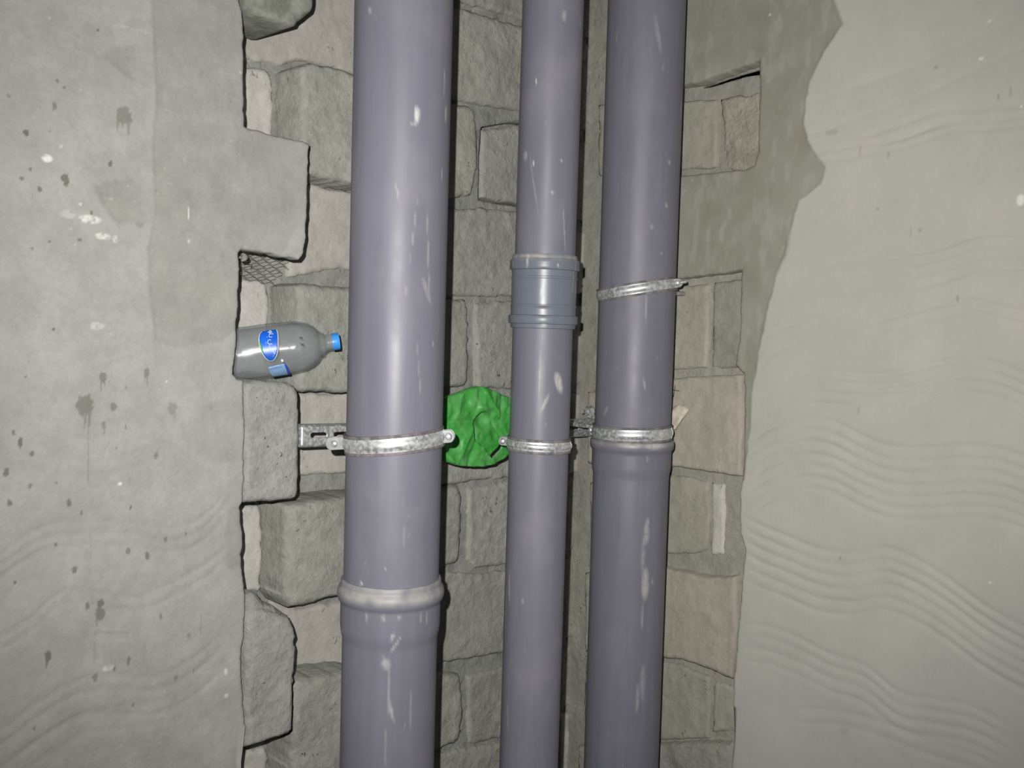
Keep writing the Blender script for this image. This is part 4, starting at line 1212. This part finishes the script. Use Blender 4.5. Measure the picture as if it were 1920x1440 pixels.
print_ = strokes('small_print', [[(645 + q * 22, 925 - q * 5), (650 + q * 22, 945 - q * 5), (656 + q * 22, 950 - q * 5)] for q in range(10)] + [[(676, 960), (688, 975)]], .00035, M_LABEL_D, RL + .0003)
datep = strokes('date_print', [[(1160 + q * 14, 370 + (q % 2) * 8), (1164 + q * 14, 410)] for q in range(4)] + [[(1150 + q * 18, 470 + q * 8), (1158 + q * 18, 490 + q * 8)] for q in range(5)] + [[(1190 + q * 14, 500 + q * 5), (1196 + q * 14, 525)] for q in range(4)], .0005, M_PRINT, RB - .0004)
seal = strokes('small_seal', [[(850, 765), (845, 785), (858, 805), (876, 800), (872, 775), (850, 765)], [(856, 780), (866, 792)]], .0009, M_WHITE, RL + .0004)
bt = empty('water_bottle', tuple(base + Vector((0, 0, -RB))))
adopt(bt, body, cap, lab, rect)
adopt(lab, lab_in, gedge, *letters, *dots)
adopt(rect, stripe, print_)
adopt(body, datep, seal)
tag(bt, 'empty clear plastic water bottle with blue cap and label, lying in the wall gap', 'bottle')
tag(cap, 'bright blue screw cap')
for q in (print_, datep): q['kind'] = 'stuff'

# ------------------------------------------------------------------ expanded metal lath sticking out of the plaster edge
bm = bmesh.new()
YLa = 1.50
rng = random.Random(3)
for j in range(7):
    pts = []
    x0, x1 = 449, 552 - j * 5.5 - rng.random() * 5
    nseg = int((x1 - x0) / 12.5)
    for q in range(nseg + 1):
        xx = x0 + q * 12.5
        tri = (1 if (q + j) % 2 else -1) * 2.9
        yy = 472 + j * 7.6 + .20 * (xx - 455) * (0.55 + .07 * j) + tri
        pts.append(onY(xx + rng.random() * 2, yy, YLa + .015 + .0006 * (xx - 455) * .2 - .0015 * j))
    tube_mesh(bm, pts, .00055, 5)
lath = bm_obj(bm, 'wire_strands', M_WIRE)
bm = bmesh.new()
bmesh.ops.create_icosphere(bm, subdivisions=3, radius=1.0, matrix=Matrix.Translation(Vector(onY(456, 483, 1.505))) @ Matrix.Diagonal((.006, .008, .007, 1)))
for v in bm.verts:
    v.co += Vector((rng.uniform(-1, 1), rng.uniform(-1, 1), rng.uniform(-1, 1))) * .0014
lump = bm_obj(bm, 'mortar_lump', M_MORTAR)
le = empty('wire_lath', tuple(onY(456, 520, YLa)))
adopt(le, lath, lump)
tag(le, 'dark expanded wire lath poking out of the plaster above the bottle', 'wire mesh')

# ------------------------------------------------------------------ small loose things
chip = [(1250, 800), (1252, 778), (1257, 764), (1266, 759), (1277, 762), (1284, 769), (1279, 780), (1272, 791), (1264, 806), (1254, 808)]
cr = rough(sX(chip, 1.772), .006, .0012, 97)
ck = panel('wood_shard', [cr], lambda s, z, h: (1.772 - h + (z - cr[0][1]) * .22, s, z), M_CHIP, None, cell=.003, depth=.007, bevel=.002, flip=True, closed=True,
           hfun=lambda s, z: (fbm(s * 60, z * 30, 98, 3) - .5) * .003)
tag(ck, 'pale splinter of wood wedged behind the clamp above the pipe socket', 'wood shard')

# short threaded end with nuts of the wall fixing, visible left of the right pipe
fx = onY(1098, 772, 1.52)
e = empty('wall_anchor', tuple(fx))
pa = lathe('threaded_rod', [(0, 0), (.0045, 0), (.0045, .14), (0, .14)], M_ZINC_D, None, seg=14, base=tuple(fx + np.array([-.012, 0, 0])), axis=(1, 0, 0))
pb = lathe('nut', [(.0045, 0), (.010, 0), (.010, .009), (.0045, .009)], M_ZINC, None, seg=6, base=tuple(fx + np.array([.004, 0, 0])), axis=(1, 0, 0), smooth=False)
pc = lathe('washer', [(.0045, 0), (.015, 0), (.015, .0025), (.0045, .0025)], M_ZINC_D, None, seg=20, base=tuple(fx + np.array([.014, 0, 0])), axis=(1, 0, 0), smooth=False)
adopt(e, pa, pb, pc)
tag(e, 'small threaded anchor with a nut above the mounting rail', 'anchor bolt')
